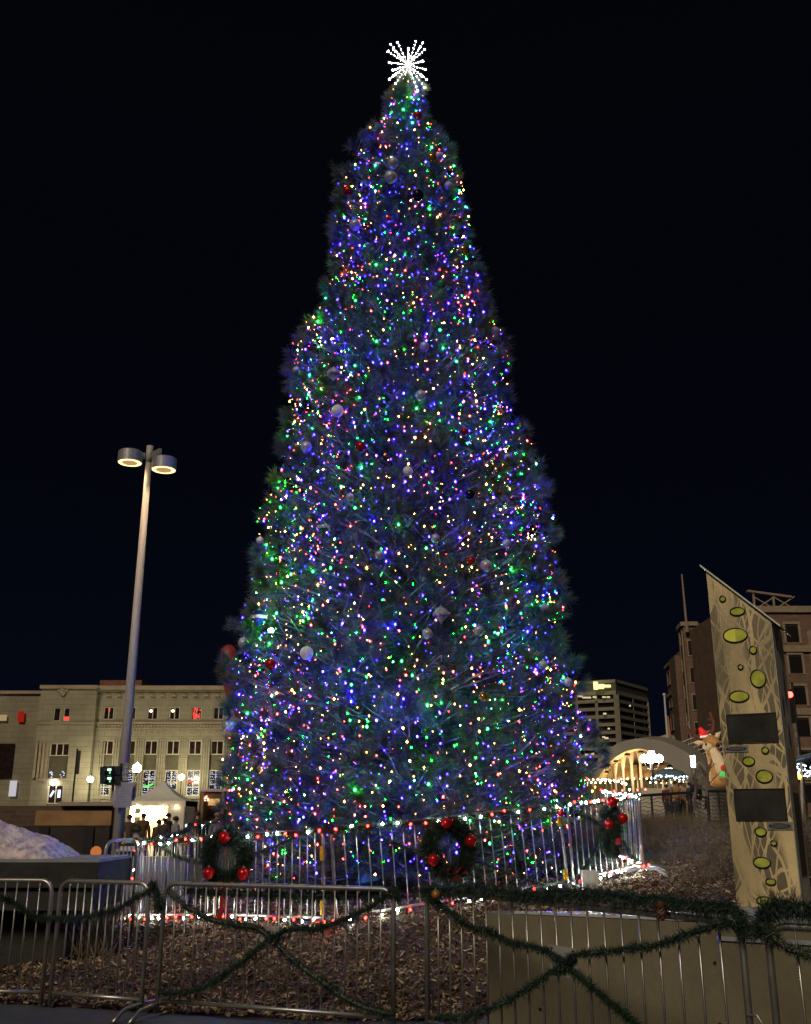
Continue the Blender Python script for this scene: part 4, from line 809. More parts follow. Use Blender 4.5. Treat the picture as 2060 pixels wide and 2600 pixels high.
b = MB(); P = resample([(xl, TYT - .03, zV + .02), (cxT - .3, TYT - .03, zV - .06), (cxT + .5, TYT - .03, zV - .02), (xr, TYT - .03, zV + .02)], .2)
light_string([Vector(p) for p in [(xl, TYT - .05, zV), (cxT, TYT - .05, zV - .08), (xr, TYT - .05, zV)]], ['warm'], 'warm bulbs hung along the tent valance', .5, .022, group='light strings on the tent')
cr = at(402, 2052, TYT + .3)

M['skin'] = mat('skin', (.42, .25, .18), .6, 0, .1, 30); M['hair'] = mat('dark_hair', (.03, .02, .015), .7, 0, .3, 60)
def skinmesh(name, pts, edges, rad, m, parent, loc, sub=1, root=0):
    me = bpy.data.meshes.new(name); me.from_pydata(pts, edges, []); o = bpy.data.objects.new(name, me); COL.objects.link(o); o.parent = parent; o.location = loc
    me.materials.append(m); mo = o.modifiers.new('s', 'SKIN'); sv = me.skin_vertices[0].data
    for i, r_ in enumerate(rad): sv[i].radius = (r_, r_) if not isinstance(r_, tuple) else r_; sv[i].use_root = (i == root)
    mo.use_smooth_shade = True; su = o.modifiers.new('u', 'SUBSURF'); su.levels = sub; su.render_levels = sub; return o
cid = [0]
def person(x, y, z, H, head, coat, trousers, label, hat=None, arms='down', group='people around the plaza', stride=.1):
    cid[0] += 1; k = H / 1.75; e = empty('person', (x, y, z), label, 'person', group, rz=head); ORG[e] = Vector((0, 0, 0))
    ex = {'down': ((.24, 0, 1.12), (.25, -.08, .86)), 'front': ((.22, -.08, 1.12), (.12, -.30, 1.10)), 'up': ((.24, -.10, 1.15), (.10, -.28, 1.42))}[arms]
    J = [(0, 0, .98), (0, 0, 1.18), (0, .01, 1.42), (0, 0, 1.52), (0, -.01, 1.58), (0, -.015, 1.66), (0, -.01, 1.735)]
    E_ = [(0, 1), (1, 2), (2, 3), (3, 4), (4, 5), (5, 6)]; r_ = [.15, .145, .15, .055, .075, .095, .06]
    def add(p, par, rr): J.append(p); E_.append((par, len(J) - 1)); r_.append(rr); return len(J) - 1
    hands = []
    for s_ in (-1, 1):
        a = add((s_ * .17, .01, 1.43), 2, .075); a = add((s_ * ex[0][0], ex[0][1], ex[0][2]), a, .05); a = add((s_ * ex[1][0], ex[1][1], ex[1][2]), a, .034); h_ = Vector(J[a]); d_ = (h_ - Vector(J[a - 1])).normalized(); a = add(tuple(h_ + d_ * .09), a, .032)
        for q in (-.022, 0, .022): add(tuple(h_ + d_ * .17 + Vector((q, -.01, 0))), a, .009)
        add(tuple(h_ + d_ * .09 + Vector((-s_ * .045, -.03, 0))), a, .010)
        l = add((s_ * .095, 0, .90), 0, .10); l = add((s_ * .10, -.03 + s_ * stride * .5, .50), l, .062); l = add((s_ * .10, s_ * stride, .09), l, .042); add((s_ * .11, s_ * stride - .14, .04), l, .04)
    sc = lambda L: [tuple(c * k for c in p) for p in L]
    body = skinmesh('body', sc(J), E_, [q * k for q in r_], M['skin'], e, (0, 0, 0))
    b = MB(); b.ball((0, -.115 * k, 1.645 * k), .014 * k, 6, 4); b.build('nose', M['skin'], e, local=True)
    CM = mat('coat_cloth', coat, .85, 0, .2, 12)
    cj = [(0, 0, .86), (0, 0, 1.05), (0, 0, 1.25), (0, .01, 1.44), (0, 0, 1.50)]; ce = [(0, 1), (1, 2), (2, 3), (3, 4)]; crr = [.185, .175, .175, .165, .07]
    for s_ in (-1, 1):
        cj += [(s_ * .18, .01, 1.43), (s_ * ex[0][0], ex[0][1], ex[0][2]), (s_ * ex[1][0], ex[1][1], ex[1][2])]; n_ = len(cj); ce += [(3, n_ - 3), (n_ - 3, n_ - 2), (n_ - 2, n_ - 1)]; crr += [.095, .07, .052]
    skinmesh('coat', sc(cj), ce, [q * k for q in crr], CM, e, (0, 0, 0))
    TM = mat('trouser_cloth', trousers, .85, 0, .2, 12); tj = [(0, 0, .95), (0, 0, .88)]; te = [(0, 1)]; tr = [.15, .15]
    for s_ in (-1, 1):
        tj += [(s_ * .1, 0, .78), (s_ * .10, -.03 + s_ * stride * .5, .50), (s_ * .10, s_ * stride, .12)]; n_ = len(tj); te += [(1, n_ - 3), (n_ - 3, n_ - 2), (n_ - 2, n_ - 1)]; tr += [.105, .085, .065]
    skinmesh('trousers', sc(tj), te, [q * k for q in tr], TM, e, (0, 0, 0))
    b = MB(); hm = mat('hat_cloth', hat, .9, 0, .2, 30) if hat else M['hair']
    b.lathe((0, .012 * k, 1.66 * k), [(.108 * k, -.02 * k), (.112 * k, .03 * k), (.095 * k, .08 * k), (.05 * k, .112 * k), (1e-4, .12 * k)], 14); b.build('hat' if hat else 'hair', hm, e, smooth=True, local=True)
def person_at(u, v_head, Y, *a, **kw):
    p = at(u, v_head, Y); H = kw.pop('H', 1.72); person(p.x, Y, p.z - H, H, *a, **kw)
GP = 'people at the tent'
person_at(366, 2066, 38.5, R(180), (.10, .055, .02), (.03, .03, .04), 'person in dark coat standing before the first glowing letters', group=GP)
person_at(331, 2070, 38.8, R(200), (.09, .06, .04), (.03, .03, .04), 'person in brown coat at the left edge of the tent', group=GP)
person_at(405, 2082, 38.2, R(150), (.10, .06, .03), (.03, .03, .04), 'person in front of the last glowing letter with bare head', group=GP)
person_at(429, 2066, 38.0, R(80), (.03, .03, .035), (.02, .02, .03), 'person wearing a cap facing right by the tent wall', hat=(.02, .02, .02), group=GP)
person_at(448, 2074, 37.5, R(120), (.30, .28, .30), (.03, .03, .04), 'person with pale collar near the right tent leg', group=GP)
person_at(419, 2078, 36.5, R(170), (.06, .04, .03), (.03, .03, .04), 'short person low among the group by the tent', H=1.55, group=GP)
person_at(503, 2062, 37.5, R(100), (.03, .03, .05), (.02, .02, .03), 'dark haired person in front of the brown stall', group=GP)
person_at(553, 2064, 37., R(190), (.25, .22, .20), (.03, .03, .04), 'grey hooded person right of the stall post', hat=(.3, .26, .2), group=GP)
person_at(349, 2098, 23., R(180), (.02, .018, .016), (.015, .015, .02), 'person in black coat right beside the lamp post', H=1.7, group=GP)
# brown stall
yk = 42.; st_ = empty('wooden_stall', (at(548, 2050, yk).x, yk, 0), 'brown wooden stall with snow on its roof between tent and pine', 'stall')
M['wood'] = mat('brown_boards', (.16, .09, .045), .8, 0, .3, 4, stretch=(1, 1, .2)); x0, x1 = at(506, 2050, yk).x, at(600, 2050, yk).x; zt = Zv(2010, yk)
b = MB(); b.bx(x0, x1, yk + 1.5, yk + 1.6, 0, zt); b.bx(x0, x0 + .1, yk, yk + 1.5, 0, zt); b.bx(x0 + .1, x1, yk + .003, yk + .1, zt - .28, zt); b.bx(x0 + .1, x1, yk, yk + .1, 0, 1.0); b.build('walls', M['wood'], st_)
b = MB(); b.bx(x0 + .08, x1 + .1, yk - .12, yk + 1.7, zt + .003, zt + .11); b.build('snow_cover', M['snow'], st_)
for u_ in (513, 565): b = MB(); c = at(u_, 2050, yk - .1); b.bx(c.x - .05, c.x + .05, yk - .12, yk - .003, 0, zt - .02); b.build('post', mat('pale_wood', (.34, .20, .10), .8, 0, .2, 5), st_)
c = at(541, 2035, yk + 1.4); b = MB(); b.box(c, (.55, .05, .32)); b.build('lit_board', emat('stall_glow', (1, .55, .2), .55), st_); b = MB()
for _ in range(9): b.box(at(525 + random.uniform(-6, 9), 2025 + random.uniform(-4, 14), yk - .1), (.05, .03, .05))
b.build('lit_decoration', emat('stall_lamps', (1, .4, .25), 3), st_)
fz = empty('railing', (at(488, 2060, 44).x, 44, 0), 'pale picket railing between the tent and the brown stall', 'railing'); b = MB()
for i in range(9): c = at(474 + i * 4, 2060, 44); b.bx(c.x - .02, c.x + .02, 44, 44.03, .5, Zv(2052, 44))
b.build('pickets', M['cream'], fz); b = MB(); c0, c1 = at(472, 2060, 44), at(508, 2060, 44); b.bx(c0.x, c1.x, 43.96, 43.997, Zv(2055, 44), Zv(2051, 44)); b.bx(c0.x, c1.x, 43.96, 43.997, .55, .62)
b.build('rail', M['cream'], fz)
# folding table with boxes
tb = empty('folding_table', (at(333, 2165, 20).x, 20, .2), 'small table stacked with flat boxes beside the lamp post base', 'table'); b = MB(); c = at(334, 2158, 20); b.box((c.x, 20, c.z), (.42, .6, .03)); b.build('top', M['white'], tb)
for dx_ in (-.18, .18): b = MB(); b.tube([(c.x + dx_, 19.8, .2), (c.x + dx_, 19.8, c.z)], .015, 5); b.tube([(c.x + dx_, 20.2, .2), (c.x + dx_, 20.2, c.z)], .015, 5); b.build('leg', M['steel'], tb)
for k in range(3): b = MB(); b.box((c.x - .02 * k, 20, c.z + .045 + k * .055), (.32, .4, .045), rz=.1 * k); tag(b.build('flat_box', M['white'] if k != 1 else M['slab_dark'], None), ['bottom', 'middle', 'top'][k] + ' flat box in the stack beside the lamp post base', 'box', 'boxes on the folding table')
# red inflatable poking out behind the pine
ifl = empty('inflatable', (at(600, 1750, 30).x, 30, .4), 'dark red rounded inflatable rising behind the left flank of the pine', 'inflatable')
M['inf_red'] = mat('red_nylon', (.16, .018, .016), .6, 0, .2, 3, emis=(.3, .02, .02), estr=.12); pts = [at(581, 1648, 30), at(580, 1690, 30), at(585, 1730, 30), at(598, 1768, 30), at(640, 1830, 30.)]
b = MB(); b.tube([pts[0] + Vector((0, 0, .12))] + pts, [.09, .22, .24, .24, .25, .4], 16); b.build('upper_part', M['inf_red'], ifl, smooth=True)
b = MB(); pe = Vector((pts[-1].x, 30, .4)); b.tube([pts[-1] + Vector((.1, 0, .1)), pts[-1] * .5 + pe * .5 + Vector((.4, 0, 0)), pe + Vector((.4, 0, 0))], [.4, .8, .7], 16); b.build('lower_part', mat('beige_nylon', (.45, .33, .22), .6, 0, .1, 3), ifl, smooth=True)

# ------------------------------------------------------------------ right: office block, brick hotel, arch, carousel
M['off_band'] = mat('precast_band', (.26, .23, .17), .85, 0, .1, .6); M['off_dark'] = mat('grey_fascia', (.085, .085, .078), .7, 0, .1, .6); M['off_glass'] = mat('office_glass', (.018, .017, .018), .12, 0, .2, 1)
OY = 200.
ob = empty('office_building', (at(1563, 1900, OY).x, OY, 0), 'far office block with horizontal window bands and lit sign', 'building')
cA = at(1380, 1725, OY + 6); cB = at(1563, 1725, OY); cC = at(1641, 1733, OY + 14)
segs = [((cA.x, OY + 6), (cB.x, OY)), ((cB.x, OY), (cC.x, OY + 14))]; H0 = cB.z
def oz(v): return Zv(v, OY)
def strip(b, v0, v1, off, xo=0.):
    z1, z0 = oz(v0), oz(v1)
    for (p, q) in segs:
        n = Vector((q[1] - p[1], -(q[0] - p[0]), 0)).normalized() * off
        b.add([(p[0] + n.x, p[1] + n.y, z0), (q[0] + n.x, q[1] + n.y, z0), (q[0] + n.x, q[1] + n.y, z1), (p[0] + n.x, p[1] + n.y, z1), (p[0], p[1] + 3, z0), (q[0], q[1] + 3, z0), (q[0], q[1] + 3, z1), (p[0], p[1] + 3, z1)], [(0, 1, 2, 3), (3, 2, 6, 7), (1, 0, 4, 5)])
b = MB(); strip(b, 1725, 1733, .25); v = 1753.; bands = []
strip(b, 1753, 1763, .2)
fl = []; v = 1763
for i in range(16): fl.append((v, v + 11.5)); strip(b, v + 11.5, v + 20, .2); v += 20
for (p, q) in segs:
    for t_ in ((0.02, .5, .98) if q[0] > cB.x else (.45, .72, .975)): x_ = p[0] + (q[0] - p[0]) * t_; y_ = p[1] + (q[1] - p[1]) * t_; b.box((x_, y_ - .12, oz(2010) / 2 + oz(1763) / 2), (.55 if t_ != .5 else .15, .3, oz(1763) - oz(2010)))
b.build('concrete_bands', M['off_band'], ob)
b = MB(); strip(b, 1733, 1753, .05); b.add([(cA.x, OY + 6, H0 - .05), (cB.x, OY, H0 - .05), (cC.x, OY + 14, H0 - .05), (cC.x, OY + 34, H0 - .05), (cA.x, OY + 40, H0 - .05)], [(0, 1, 2, 3, 4)]); b.add([(cC.x, OY + 14, 0), (cC.x, OY + 34, 0), (cC.x, OY + 34, H0 - .06), (cC.x, OY + 14, H0 - .06)], [(0, 1, 2, 3)]); b.build('fascia', M['off_dark'], ob)
for (a_, c_) in fl: b = MB(); strip(b, a_, c_, -.3); b.build('window', M['off_glass'], ob)
b = MB()
for (u_, v_, w__) in ((1473, 1768, 1.2), (1490, 1771, 2.2), (1510, 1770, .9), (1534, 1770, .9), (1545, 1770, .8), (1536, 1812, .8), (1497, 1828, .7), (1533, 1871, .8), (1540, 1874, 1.), (1546, 1850, .5), (1600, 1792, .4), (1490, 1916, .9), (1505, 1914, .8)): c = at(u_, v_, OY - .1 + 3 * abs(cB.x - at(u_, v_, OY).x) / 30); b.box(c, (w__ * .8, .1, .32))
b.build('lit_office', emat('office_light', (1, .85, .5), .5), ob)
b = MB()
for (u_, w__, h_, dv) in ((1513, .9, 1.6, 0), (1523, 1.6, .95, 2), (1531, .7, .75, 1), (1537, .7, .45, 1), (1544, 1.1, .5, 1)): b.box(at(u_, 1741 + dv, OY - .6 + 3 * (cB.x - at(u_, 1741, OY).x) / 30), (w__, .12, h_))
b.build('lit_sign', emat('office_sign', (1, 1, .35), 1.1), ob)

M['brick_r'] = brickmat('red_brown_brick', (.29, .17, .115), (.21, .125, .088), (.20, .155, .115), .5, .18); M['trim_r'] = mat('sandstone_trim', (.34, .26, .18), .85, 0, .2, 1.5)
# hotel: long face runs away from the viewer, front face turned to the plaza
HC = Vector((35.6, 108)); HD = Vector((-.1025, -.9947)) * -1; HL = 44.; HH = at(1835, 1548, 108).z
hb = empty('brick_hotel', (HC.x, HC.y, 0), 'dark red brick hotel with cream bands behind the metal kiosk', 'building')
def hp(s, out=0.): q = HC + HD * s; n = Vector((-HD.y, HD.x)); return q + n * out   # out > 0: towards the plaza
def hbox(b, s0, s1, o0, o1, z0, z1):
    a_, c_, d_, e_ = hp(s0, o0), hp(s1, o0), hp(s1, o1), hp(s0, o1)
    b.add([(a_.x, a_.y, z0), (c_.x, c_.y, z0), (d_.x, d_.y, z0), (e_.x, e_.y, z0), (a_.x, a_.y, z1), (c_.x, c_.y, z1), (d_.x, d_.y, z1), (e_.x, e_.y, z1)], [(0, 1, 2, 3), (4, 7, 6, 5), (0, 4, 5, 1), (1, 5, 6, 2), (2, 6, 7, 3), (3, 7, 4, 0)])
b = MB(); hbox(b, 0, HL, -1.2, 0, 0, HH); hbox(b, 2.5, HL, -18, -1.2, 0, HH - .02); hbox(b, 14.5, 17.5, .003, 2.2, 0, HH + 1.2); hbox(b, 26, 31, .003, 1.6, 0, HH - 1.0)
b.bx(HC.x + .1, HC.x + 60, 107.9, 125, 0, HH + .3); b.build('wall', M['brick_r'], hb)
b = MB()
for z in (HH, HH - 4.4, HH - 11.2, HH - 18.): hbox(b, -.1, HL + .1, .004, .35, z - .35, z + .05); b.bx(HC.x - .2, HC.x + 60, 107.6, 107.895, z - .35, z + .35)
hbox(b, 14.3, 17.7, 2.2, 2.5, HH + .9, HH + 1.4); hbox(b, 14.2, 14.497, .36, 2.4, HH + .9, HH + 1.4)
for s_ in (15.0, 16.8): hbox(b, s_, s_ + .5, 2.203, 2.35, 2, HH + .9)
b.build('stone_bands', M['trim_r'], hb)
M['shade_win'] = mat('dull_window', (.014, .012, .012), .3); k = 0
for fl_ in range(7):
    zc = HH - 1.9 - fl_ * 3.35
    for s_ in [2.5, 6.6, 10.8, 20.6, 24., 33.5, 37.8, 42]:
        b = MB(); hbox(b, s_ - 1.1, s_ + 1.1, .004, .05, zc - .95, zc + .85); g_ = b.build('window', M['shade_win'], hb); b = MB(); hbox(b, s_ - 1.4, s_ + 1.4, .004, .14, zc - 1.2, zc - .953); hbox(b, s_ - 1.4, s_ + 1.4, .004, .11, zc + .853, zc + 1.1); hbox(b, s_ - 1.4, s_ - 1.103, .004, .12, zc - .953, zc + .853); hbox(b, s_ + 1.103, s_ + 1.4, .004, .12, zc - .953, zc + .853); b.build('sill', M['trim_r'], g_)
        k += 1
    for o0_, o1_ in ((.35, .85), (1.25, 1.75)):
        b = MB(); hbox(b, 14.44, 14.497, o0_, o1_, zc - .9, zc + .9); g_ = b.build('window', M['shade_win'], hb); b = MB(); hbox(b, 14.40, 14.497, o0_ - .12, o0_ - .003, zc - 1.05, zc + 1.05); hbox(b, 14.40, 14.497, o1_ + .003, o1_ + .12, zc - 1.05, zc + 1.05); hbox(b, 14.40, 14.497, o0_ - .003, o1_ + .003, zc + .903, zc + 1.05); hbox(b, 14.40, 14.497, o0_ - .003, o1_ + .003, zc - 1.05, zc - .903); b.build('frame', M['trim_r'], g_)
    for s_ in (15.4, 16.6): b = MB(); hbox(b, s_ - .35, s_ + .35, 2.205, 2.3, zc - .9, zc + .7); b.build('window', M['shade_win'] if fl_ % 2 else M['off_glass'], hb)
for (s_, zc, colr, st__) in ((4.2, HH - 5.0, (.15, .08, 1), .55), (7, HH - 5.2, (.7, .7, .8), .25), (16.4, HH - 14.6, (1, .35, .1), .5), (15.1, HH - 11.6, (.5, .5, .42), .14)):
    b = MB(); o_ = 2.31 if 14 < s_ < 18 else .06; hbox(b, s_ - .3, s_ + .3, o_, o_ + .05, zc - .8, zc + .8); b.build('lit_window', emat('room_light', colr, st__), hb)
for fl_ in range(7):
    for i in range(9):
        zc = HH - 2.6 - fl_ * 3.4; x_ = HC.x + (3.7, 7.1, 15.2, 18.6, 22, 25.4, 28.8, 32.2, 35.6)[i]; b = MB()
        if True: b.bx(x_ - .7, x_ + .7, 107.84, 107.897, zc - 1, zc + .8); g_ = b.build('window', M['shade_win'], hb); b = MB(); b.bx(x_ - .95, x_ - .703, 107.8, 107.897, zc - 1.2, zc + .95); b.bx(x_ + .703, x_ + .95, 107.8, 107.897, zc - 1.2, zc + .95); b.bx(x_ - .95, x_ + .95, 107.75, 107.897, zc + .953, zc + 1.2); b.build('frame', M['trim_r'], g_)
for i in (0, 2, 4): b = MB(); x_ = HC.x + 10.6 + i * 12.; b.prism([(x_ - 1.8, 0), (x_ - 1.1, -1), (x_ + 1.1, -1), (x_ + 1.8, 0)], lambda p, k: (p[0], 107.89 + p[1], 2 + k * (HH - 4.4))); o_ = b.build('bay_window', M['trim_r'], hb)
b = MB(); zr = HH + .36; xq = at(1942, 1540, 108).x
for i in range(2): x_ = xq - 1 + i * 2.2; b.box((x_, 108.4, zr + .6), (.2, .2, 1.8)); b.tube([(x_, 108.4, zr - .3), (x_ + 2.4, 108.4, zr + 1.2)], .09, 5); b.tube([(x_ + 2.4, 108.4, zr - .3), (x_, 108.4, zr + 1.2)], .09, 5)
b.box((xq + .8, 108.4, zr + 1.5), (4.9, .5, .22), ry=.14); b.build('roof_trellis', M['trim_r'], hb)
c = at(1744, 1592, 122); m0 = at(1732, 1458, 122); e = empty('roof_mast', (c.x, 122, c.z - 1), 'thin mast standing on the hotel roof', 'mast'); b = MB(); b.tube([(c.x, 122, HH), (c.x - .05, 122, m0.z)], [.16, .10], 8); b.tube([(c.x, 122, HH), (c.x, 122, HH + 1.2)], .25, 8); b.build('pole', M['trim_r'], e)

# flagpole and cream pavilion roof
c0 = at(1695, 1868, 80); c1 = at(1687, 1767, 80); e = empty('flagpole', (c0.x, 80, 0), 'slim white flagpole left of the brick hotel', 'flagpole'); b = MB(); b.tube([(c0.x, 80, 0), (c0.x, 80, c1.z)], [.14, .07], 8); b.ball((c0.x, 80, c1.z + .1), .13, 8, 6); b.build('pole', mat('white_pole', (.6, .6, .56), .5), e); b = MB(); b.tube([(c0.x + .16, 80, c1.z - 1.6), (c0.x + .2, 80, c1.z - 3.2), (c0.x + .18, 80, c1.z - 4.2)], [.05, .12, .03], 6); b.build('furled_flag', mat('furled_flag', (.5, .2, .12), .8), e)
cl = at(1672, 1880, 82); cr_ = at(1712, 1880, 82); zq = Zv(1880, 82); e = empty('pavilion', (cl.x, 82, 0), 'cream roofed pavilion peeking over the concrete arch', 'building'); b = MB(); b.bx(cl.x, cr_.x, 82, 86, 0, zq); b.build('wall', M['cream'], e); b = MB(); b.prism([(cl.x - .2, zq + .003), (cr_.x + .1, zq + .003), (cr_.x - .05, Zv(1868, 82)), (cl.x + .5, Zv(1866, 82))], lambda p, k: (p[0], 81.8 + 4 * k, p[1])); b.build('roof', M['cream'], e)

# concrete arch canopy
AY = 60.; outer = [(1500, 1966), (1510, 1942), (1530, 1918), (1555, 1896), (1585, 1881), (1627, 1875), (1665, 1878), (1700, 1888), (1740, 1908), (1780, 1936), (1810, 1958), (1845, 1988), (1900, 2050)]
inner = [(1520, 1974), (1528, 1962), (1545, 1938), (1565, 1921), (1592, 1907), (1625, 1901), (1652, 1909), (1672, 1919), (1694, 1934), (1714, 1950), (1733, 1970), (1746, 2000), (1756, 2060)]
M['concrete'] = mat('arch_concrete', (.29, .26, .21), .85, 0, .15, .5, bump=.1, bscale=4)
fO = [at(u, v, AY) for u, v in outer]; fI = [at(u, v, AY) for u, v in inner]; fO[-1].z = fI[-1].z = 0.; BK = Vector((3.2, 8.0, 0)); MID = Vector((1.5, 3, .35))
def dense(P): return resample(P, .35)
nS = 48
def equal(P):
    D = resample(P, .05); return [D[int(i * (len(D) - 1) / nS)] for i in range(nS + 1)]
fO, fI = equal(fO), equal(fI); b = MB()
for i in range(nS):
    b.add([fI[i], fI[i + 1], fO[i + 1], fO[i]], [(0, 1, 2, 3)]); b.add([fO[i], fO[i + 1], fO[i + 1] + MID, fO[i] + MID], [(0, 1, 2, 3)]); b.add([fO[i] + MID, fO[i + 1] + MID, fO[i + 1] + BK, fO[i] + BK], [(0, 1, 2, 3)])
    b.add([fI[i] + BK, fO[i] + BK, fO[i + 1] + BK, fI[i + 1] + BK], [(0, 1, 2, 3)])
b.add([fI[0], fO[0], fO[0] + BK, fI[0] + BK], [(0, 1, 2, 3)])
arch = empty('arch_canopy', (fI[nS // 2].x, AY, 0), 'curved concrete arch canopy over the lit carousel', 'canopy'); b.build('shell', M['concrete'], arch, smooth=False)
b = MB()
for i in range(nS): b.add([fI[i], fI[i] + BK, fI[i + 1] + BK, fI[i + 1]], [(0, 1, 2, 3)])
b.build('lit_underside', mat('golden_lit_concrete', (.60, .42, .20), .8, 0, .15, 2), arch)  # warm light put into the colour of the concrete underside
for u_, vt in ((1602, 1912), (1624, 1909), (1580, 1925), (1560, 1940)):
    c = at(u_, vt, AY + 1.5); b = MB(); b.tube([(c.x, c.y, 0), (c.x, c.y, c.z - .7), (c.x, c.y, c.z + .1)], [.07, .08, .24], 10); b.box((c.x, c.y, c.z + .12), (.6, .5, .1)); b.build('column', M['trim_r'], arch)
b = MB()
for i in range(3, 24, 4): b.box(fI[i] + Vector((.25, .8, -.12)), (.30, .3, .12)); 
b.build('ceiling_lamp', M['black'], arch)
for (px_, e_, cl_) in (((1600, 1960), 2200, (1, .78, .42)), ((1680, 1975), 1400, (1, .85, .6))):  # unseen point lamps added under the arch to fill it
    pl = bpy.data.lights.new('arch_fill_light', 'POINT'); pl.energy = e_ * .07; pl.color = cl_; pl.shadow_soft_size = .5; po_ = bpy.data.objects.new('arch_fill_light', pl); COL.objects.link(po_); po_.parent = arch; po_.location = at(px_[0], px_[1], AY + .8) - ORG[arch]
# stay cables to the right of the arch
e = empty('cable_trellis', at(1760, 1900, 66), 'row of pale slanting rods beside the reindeer', 'trellis')
for i in range(7):
    a_ = at(1712 + i * 8.5, 1893 + i * 8.5, 66); c_ = at(1815 + i * 6, 1850 + i * 11, 66); b = MB(); b.tube([a_, c_], .035, 5); b.build('rod', M['white'], e)
b = MB(); b.tube([at(1800, 1856, 66.1), at(1855, 1925, 66.1)], .04, 5); b.tube([at(1712, 1893, 66.1), at(1770, 1952, 66.1), at(1770, 2060, 66.1)], .05, 5); b.build('edge_rod', M['white'], e)

# carousel
CY = 69.; cc = at(1612, 2035, CY); czt = gz(10, 40); ca = empty('carousel', (cc.x, CY, 1.2), 'brightly lit carousel with horses under the arch', 'carousel')
zr0, zr1 = Zv(1955, CY), Zv(1930, CY); RR = 3.6
b = MB(); b.lathe((cc.x, CY, 0), [(RR + .1, 1.0), (RR + .1, 1.5), (1e-4, 1.52)], 32); b.build('platform', mat('red_platform', (.25, .05, .04), .6), ca)
b = MB(); b.lathe((cc.x, CY, 0), [(RR + .2, zr0), (RR * .5, (zr0 + zr1) / 2 + .3), (1e-4, zr1 + .3)], 32); b.build('roof', mat('teal_canvas', (.06, .20, .18), .7, 0, .2, 1), ca)
b = MB()
for k in range(24): a = 2 * math.pi * k / 24; b.box((cc.x + (RR + .2) * math.cos(a), CY + (RR + .2) * math.sin(a), zr0 - .3), (.06, .92, .7 + .2 * (k % 2)), rz=a)
b.build('rounding_board', mat('gold_board', (.62, .42, .12), .5, 0, 0, 3, (.35, .10, .05)), ca)
b = MB(); b.lathe((cc.x, CY, 0), [(.9, 1.5), (.9, zr0)], 16); b.build('centre_drum', mat('painted_drum', (.55, .45, .25), .6, 0, 0, 2, (.15, .3, .2)), ca)
cb_ = emat('carousel_bulb', (1, .88, .62), 16); b = MB(); b.ball((0, 0, 0), .05, 6, 4); ob0 = None
for k in range(60):
    a = 2 * math.pi * k / 60
    if ob0 is None: ob0 = o = b.build('bulb', cb_, ca, local=True)
    else: o = ob0.copy(); COL.objects.link(o); o.parent = ca
    o.location = Vector((cc.x + (RR + .28) * math.cos(a), CY + (RR + .28) * math.sin(a), zr0 - .72)) - ORG[ca]
M['horse'] = mat('painted_horse', (.5, .42, .32), .4, 0, 0, 4, (.25, .12, .06))
for k in range(10):
    a = 2 * math.pi * (k + .3) / 10; x_, y_ = cc.x + 2.8 * math.cos(a), CY + 2.8 * math.sin(a); zb = 2.35 + .25 * math.sin(k * 2.1)
    b = MB(); b.tube([(x_, y_, 1.5), (x_, y_, zr0)], .04, 6); b.build('pole', mat('brass', (.6, .45, .2), .3, .8), ca)
    hx = -math.sin(a); hy = math.cos(a); J = [(0, 0), (.35, .03), (-.35, .02), (.58, .28), (.72, .52), (.95, .42), (.45, -.35), (.62, -.62), (.3, -.35), (.42, -.7), (-.45, -.3), (-.62, -.62), (-.35, -.35), (-.4, -.7), (-.55, -.08), (-.72, -.35)]
    E_ = [(0, 1), (0, 2), (1, 3), (3, 4), (4, 5), (1, 6), (6, 7), (1, 8), (8, 9), (2, 10), (10, 11), (2, 12), (12, 13), (2, 14), (14, 15)]; rr_ = [.2, .19, .2, .13, .11, .07, .08, .045, .08, .045, .09, .045, .09, .045, .06, .05]
    skinmesh('horse', [(p * hx, p * hy + (.08 if i in (6, 7, 10, 11) else -.08 if i in (8, 9, 12, 13) else 0), q) for i, (p, q) in enumerate(J)], E_, rr_, M['horse'], ca, Vector((x_, y_, zb)) - ORG[ca], 1)
# light dome
dc = at(1701, 1985, 57); dm = empty('light_dome', (dc.x, 57, 1.4), 'dome shaped canopy covered in cold white fairy lights', 'canopy'); zd = Zv(1978, 57)
b = MB(); RW_ = .98
b.lathe((dc.x, 57, zd), [(RW_, 0), (RW_ * .96, .22), (RW_ * .75, .42), (RW_ * .4, .54), (1e-4, .58)], 20); b.build('net', mat('blue_net', (.10, .14, .17), .8), dm)
b = MB(); 
for _ in range(420):
    a = random.uniform(0, 6.283); h_ = random.uniform(0, 1) ** .8; r_ = RW_ * (1.02 - .9 * h_ ** 2.2); b.ball((dc.x + r_ * math.cos(a), 57 + r_ * math.sin(a), zd + .58 * h_), .017, 4, 3)
b.build('fairy_lights', emat('cold_white', (.55, .85, 1), 14), dm)
for k in range(6): a = 2 * math.pi * (k + .5) / 6; b = MB(); b.tube([(dc.x + .95 * math.cos(a), 57 + .95 * math.sin(a), 1.4), (dc.x + .95 * math.cos(a), 57 + .95 * math.sin(a), zd + .05)], .045, 6); b.build('post', mat('warm_post', (.5, .36, .2), .6), dm)
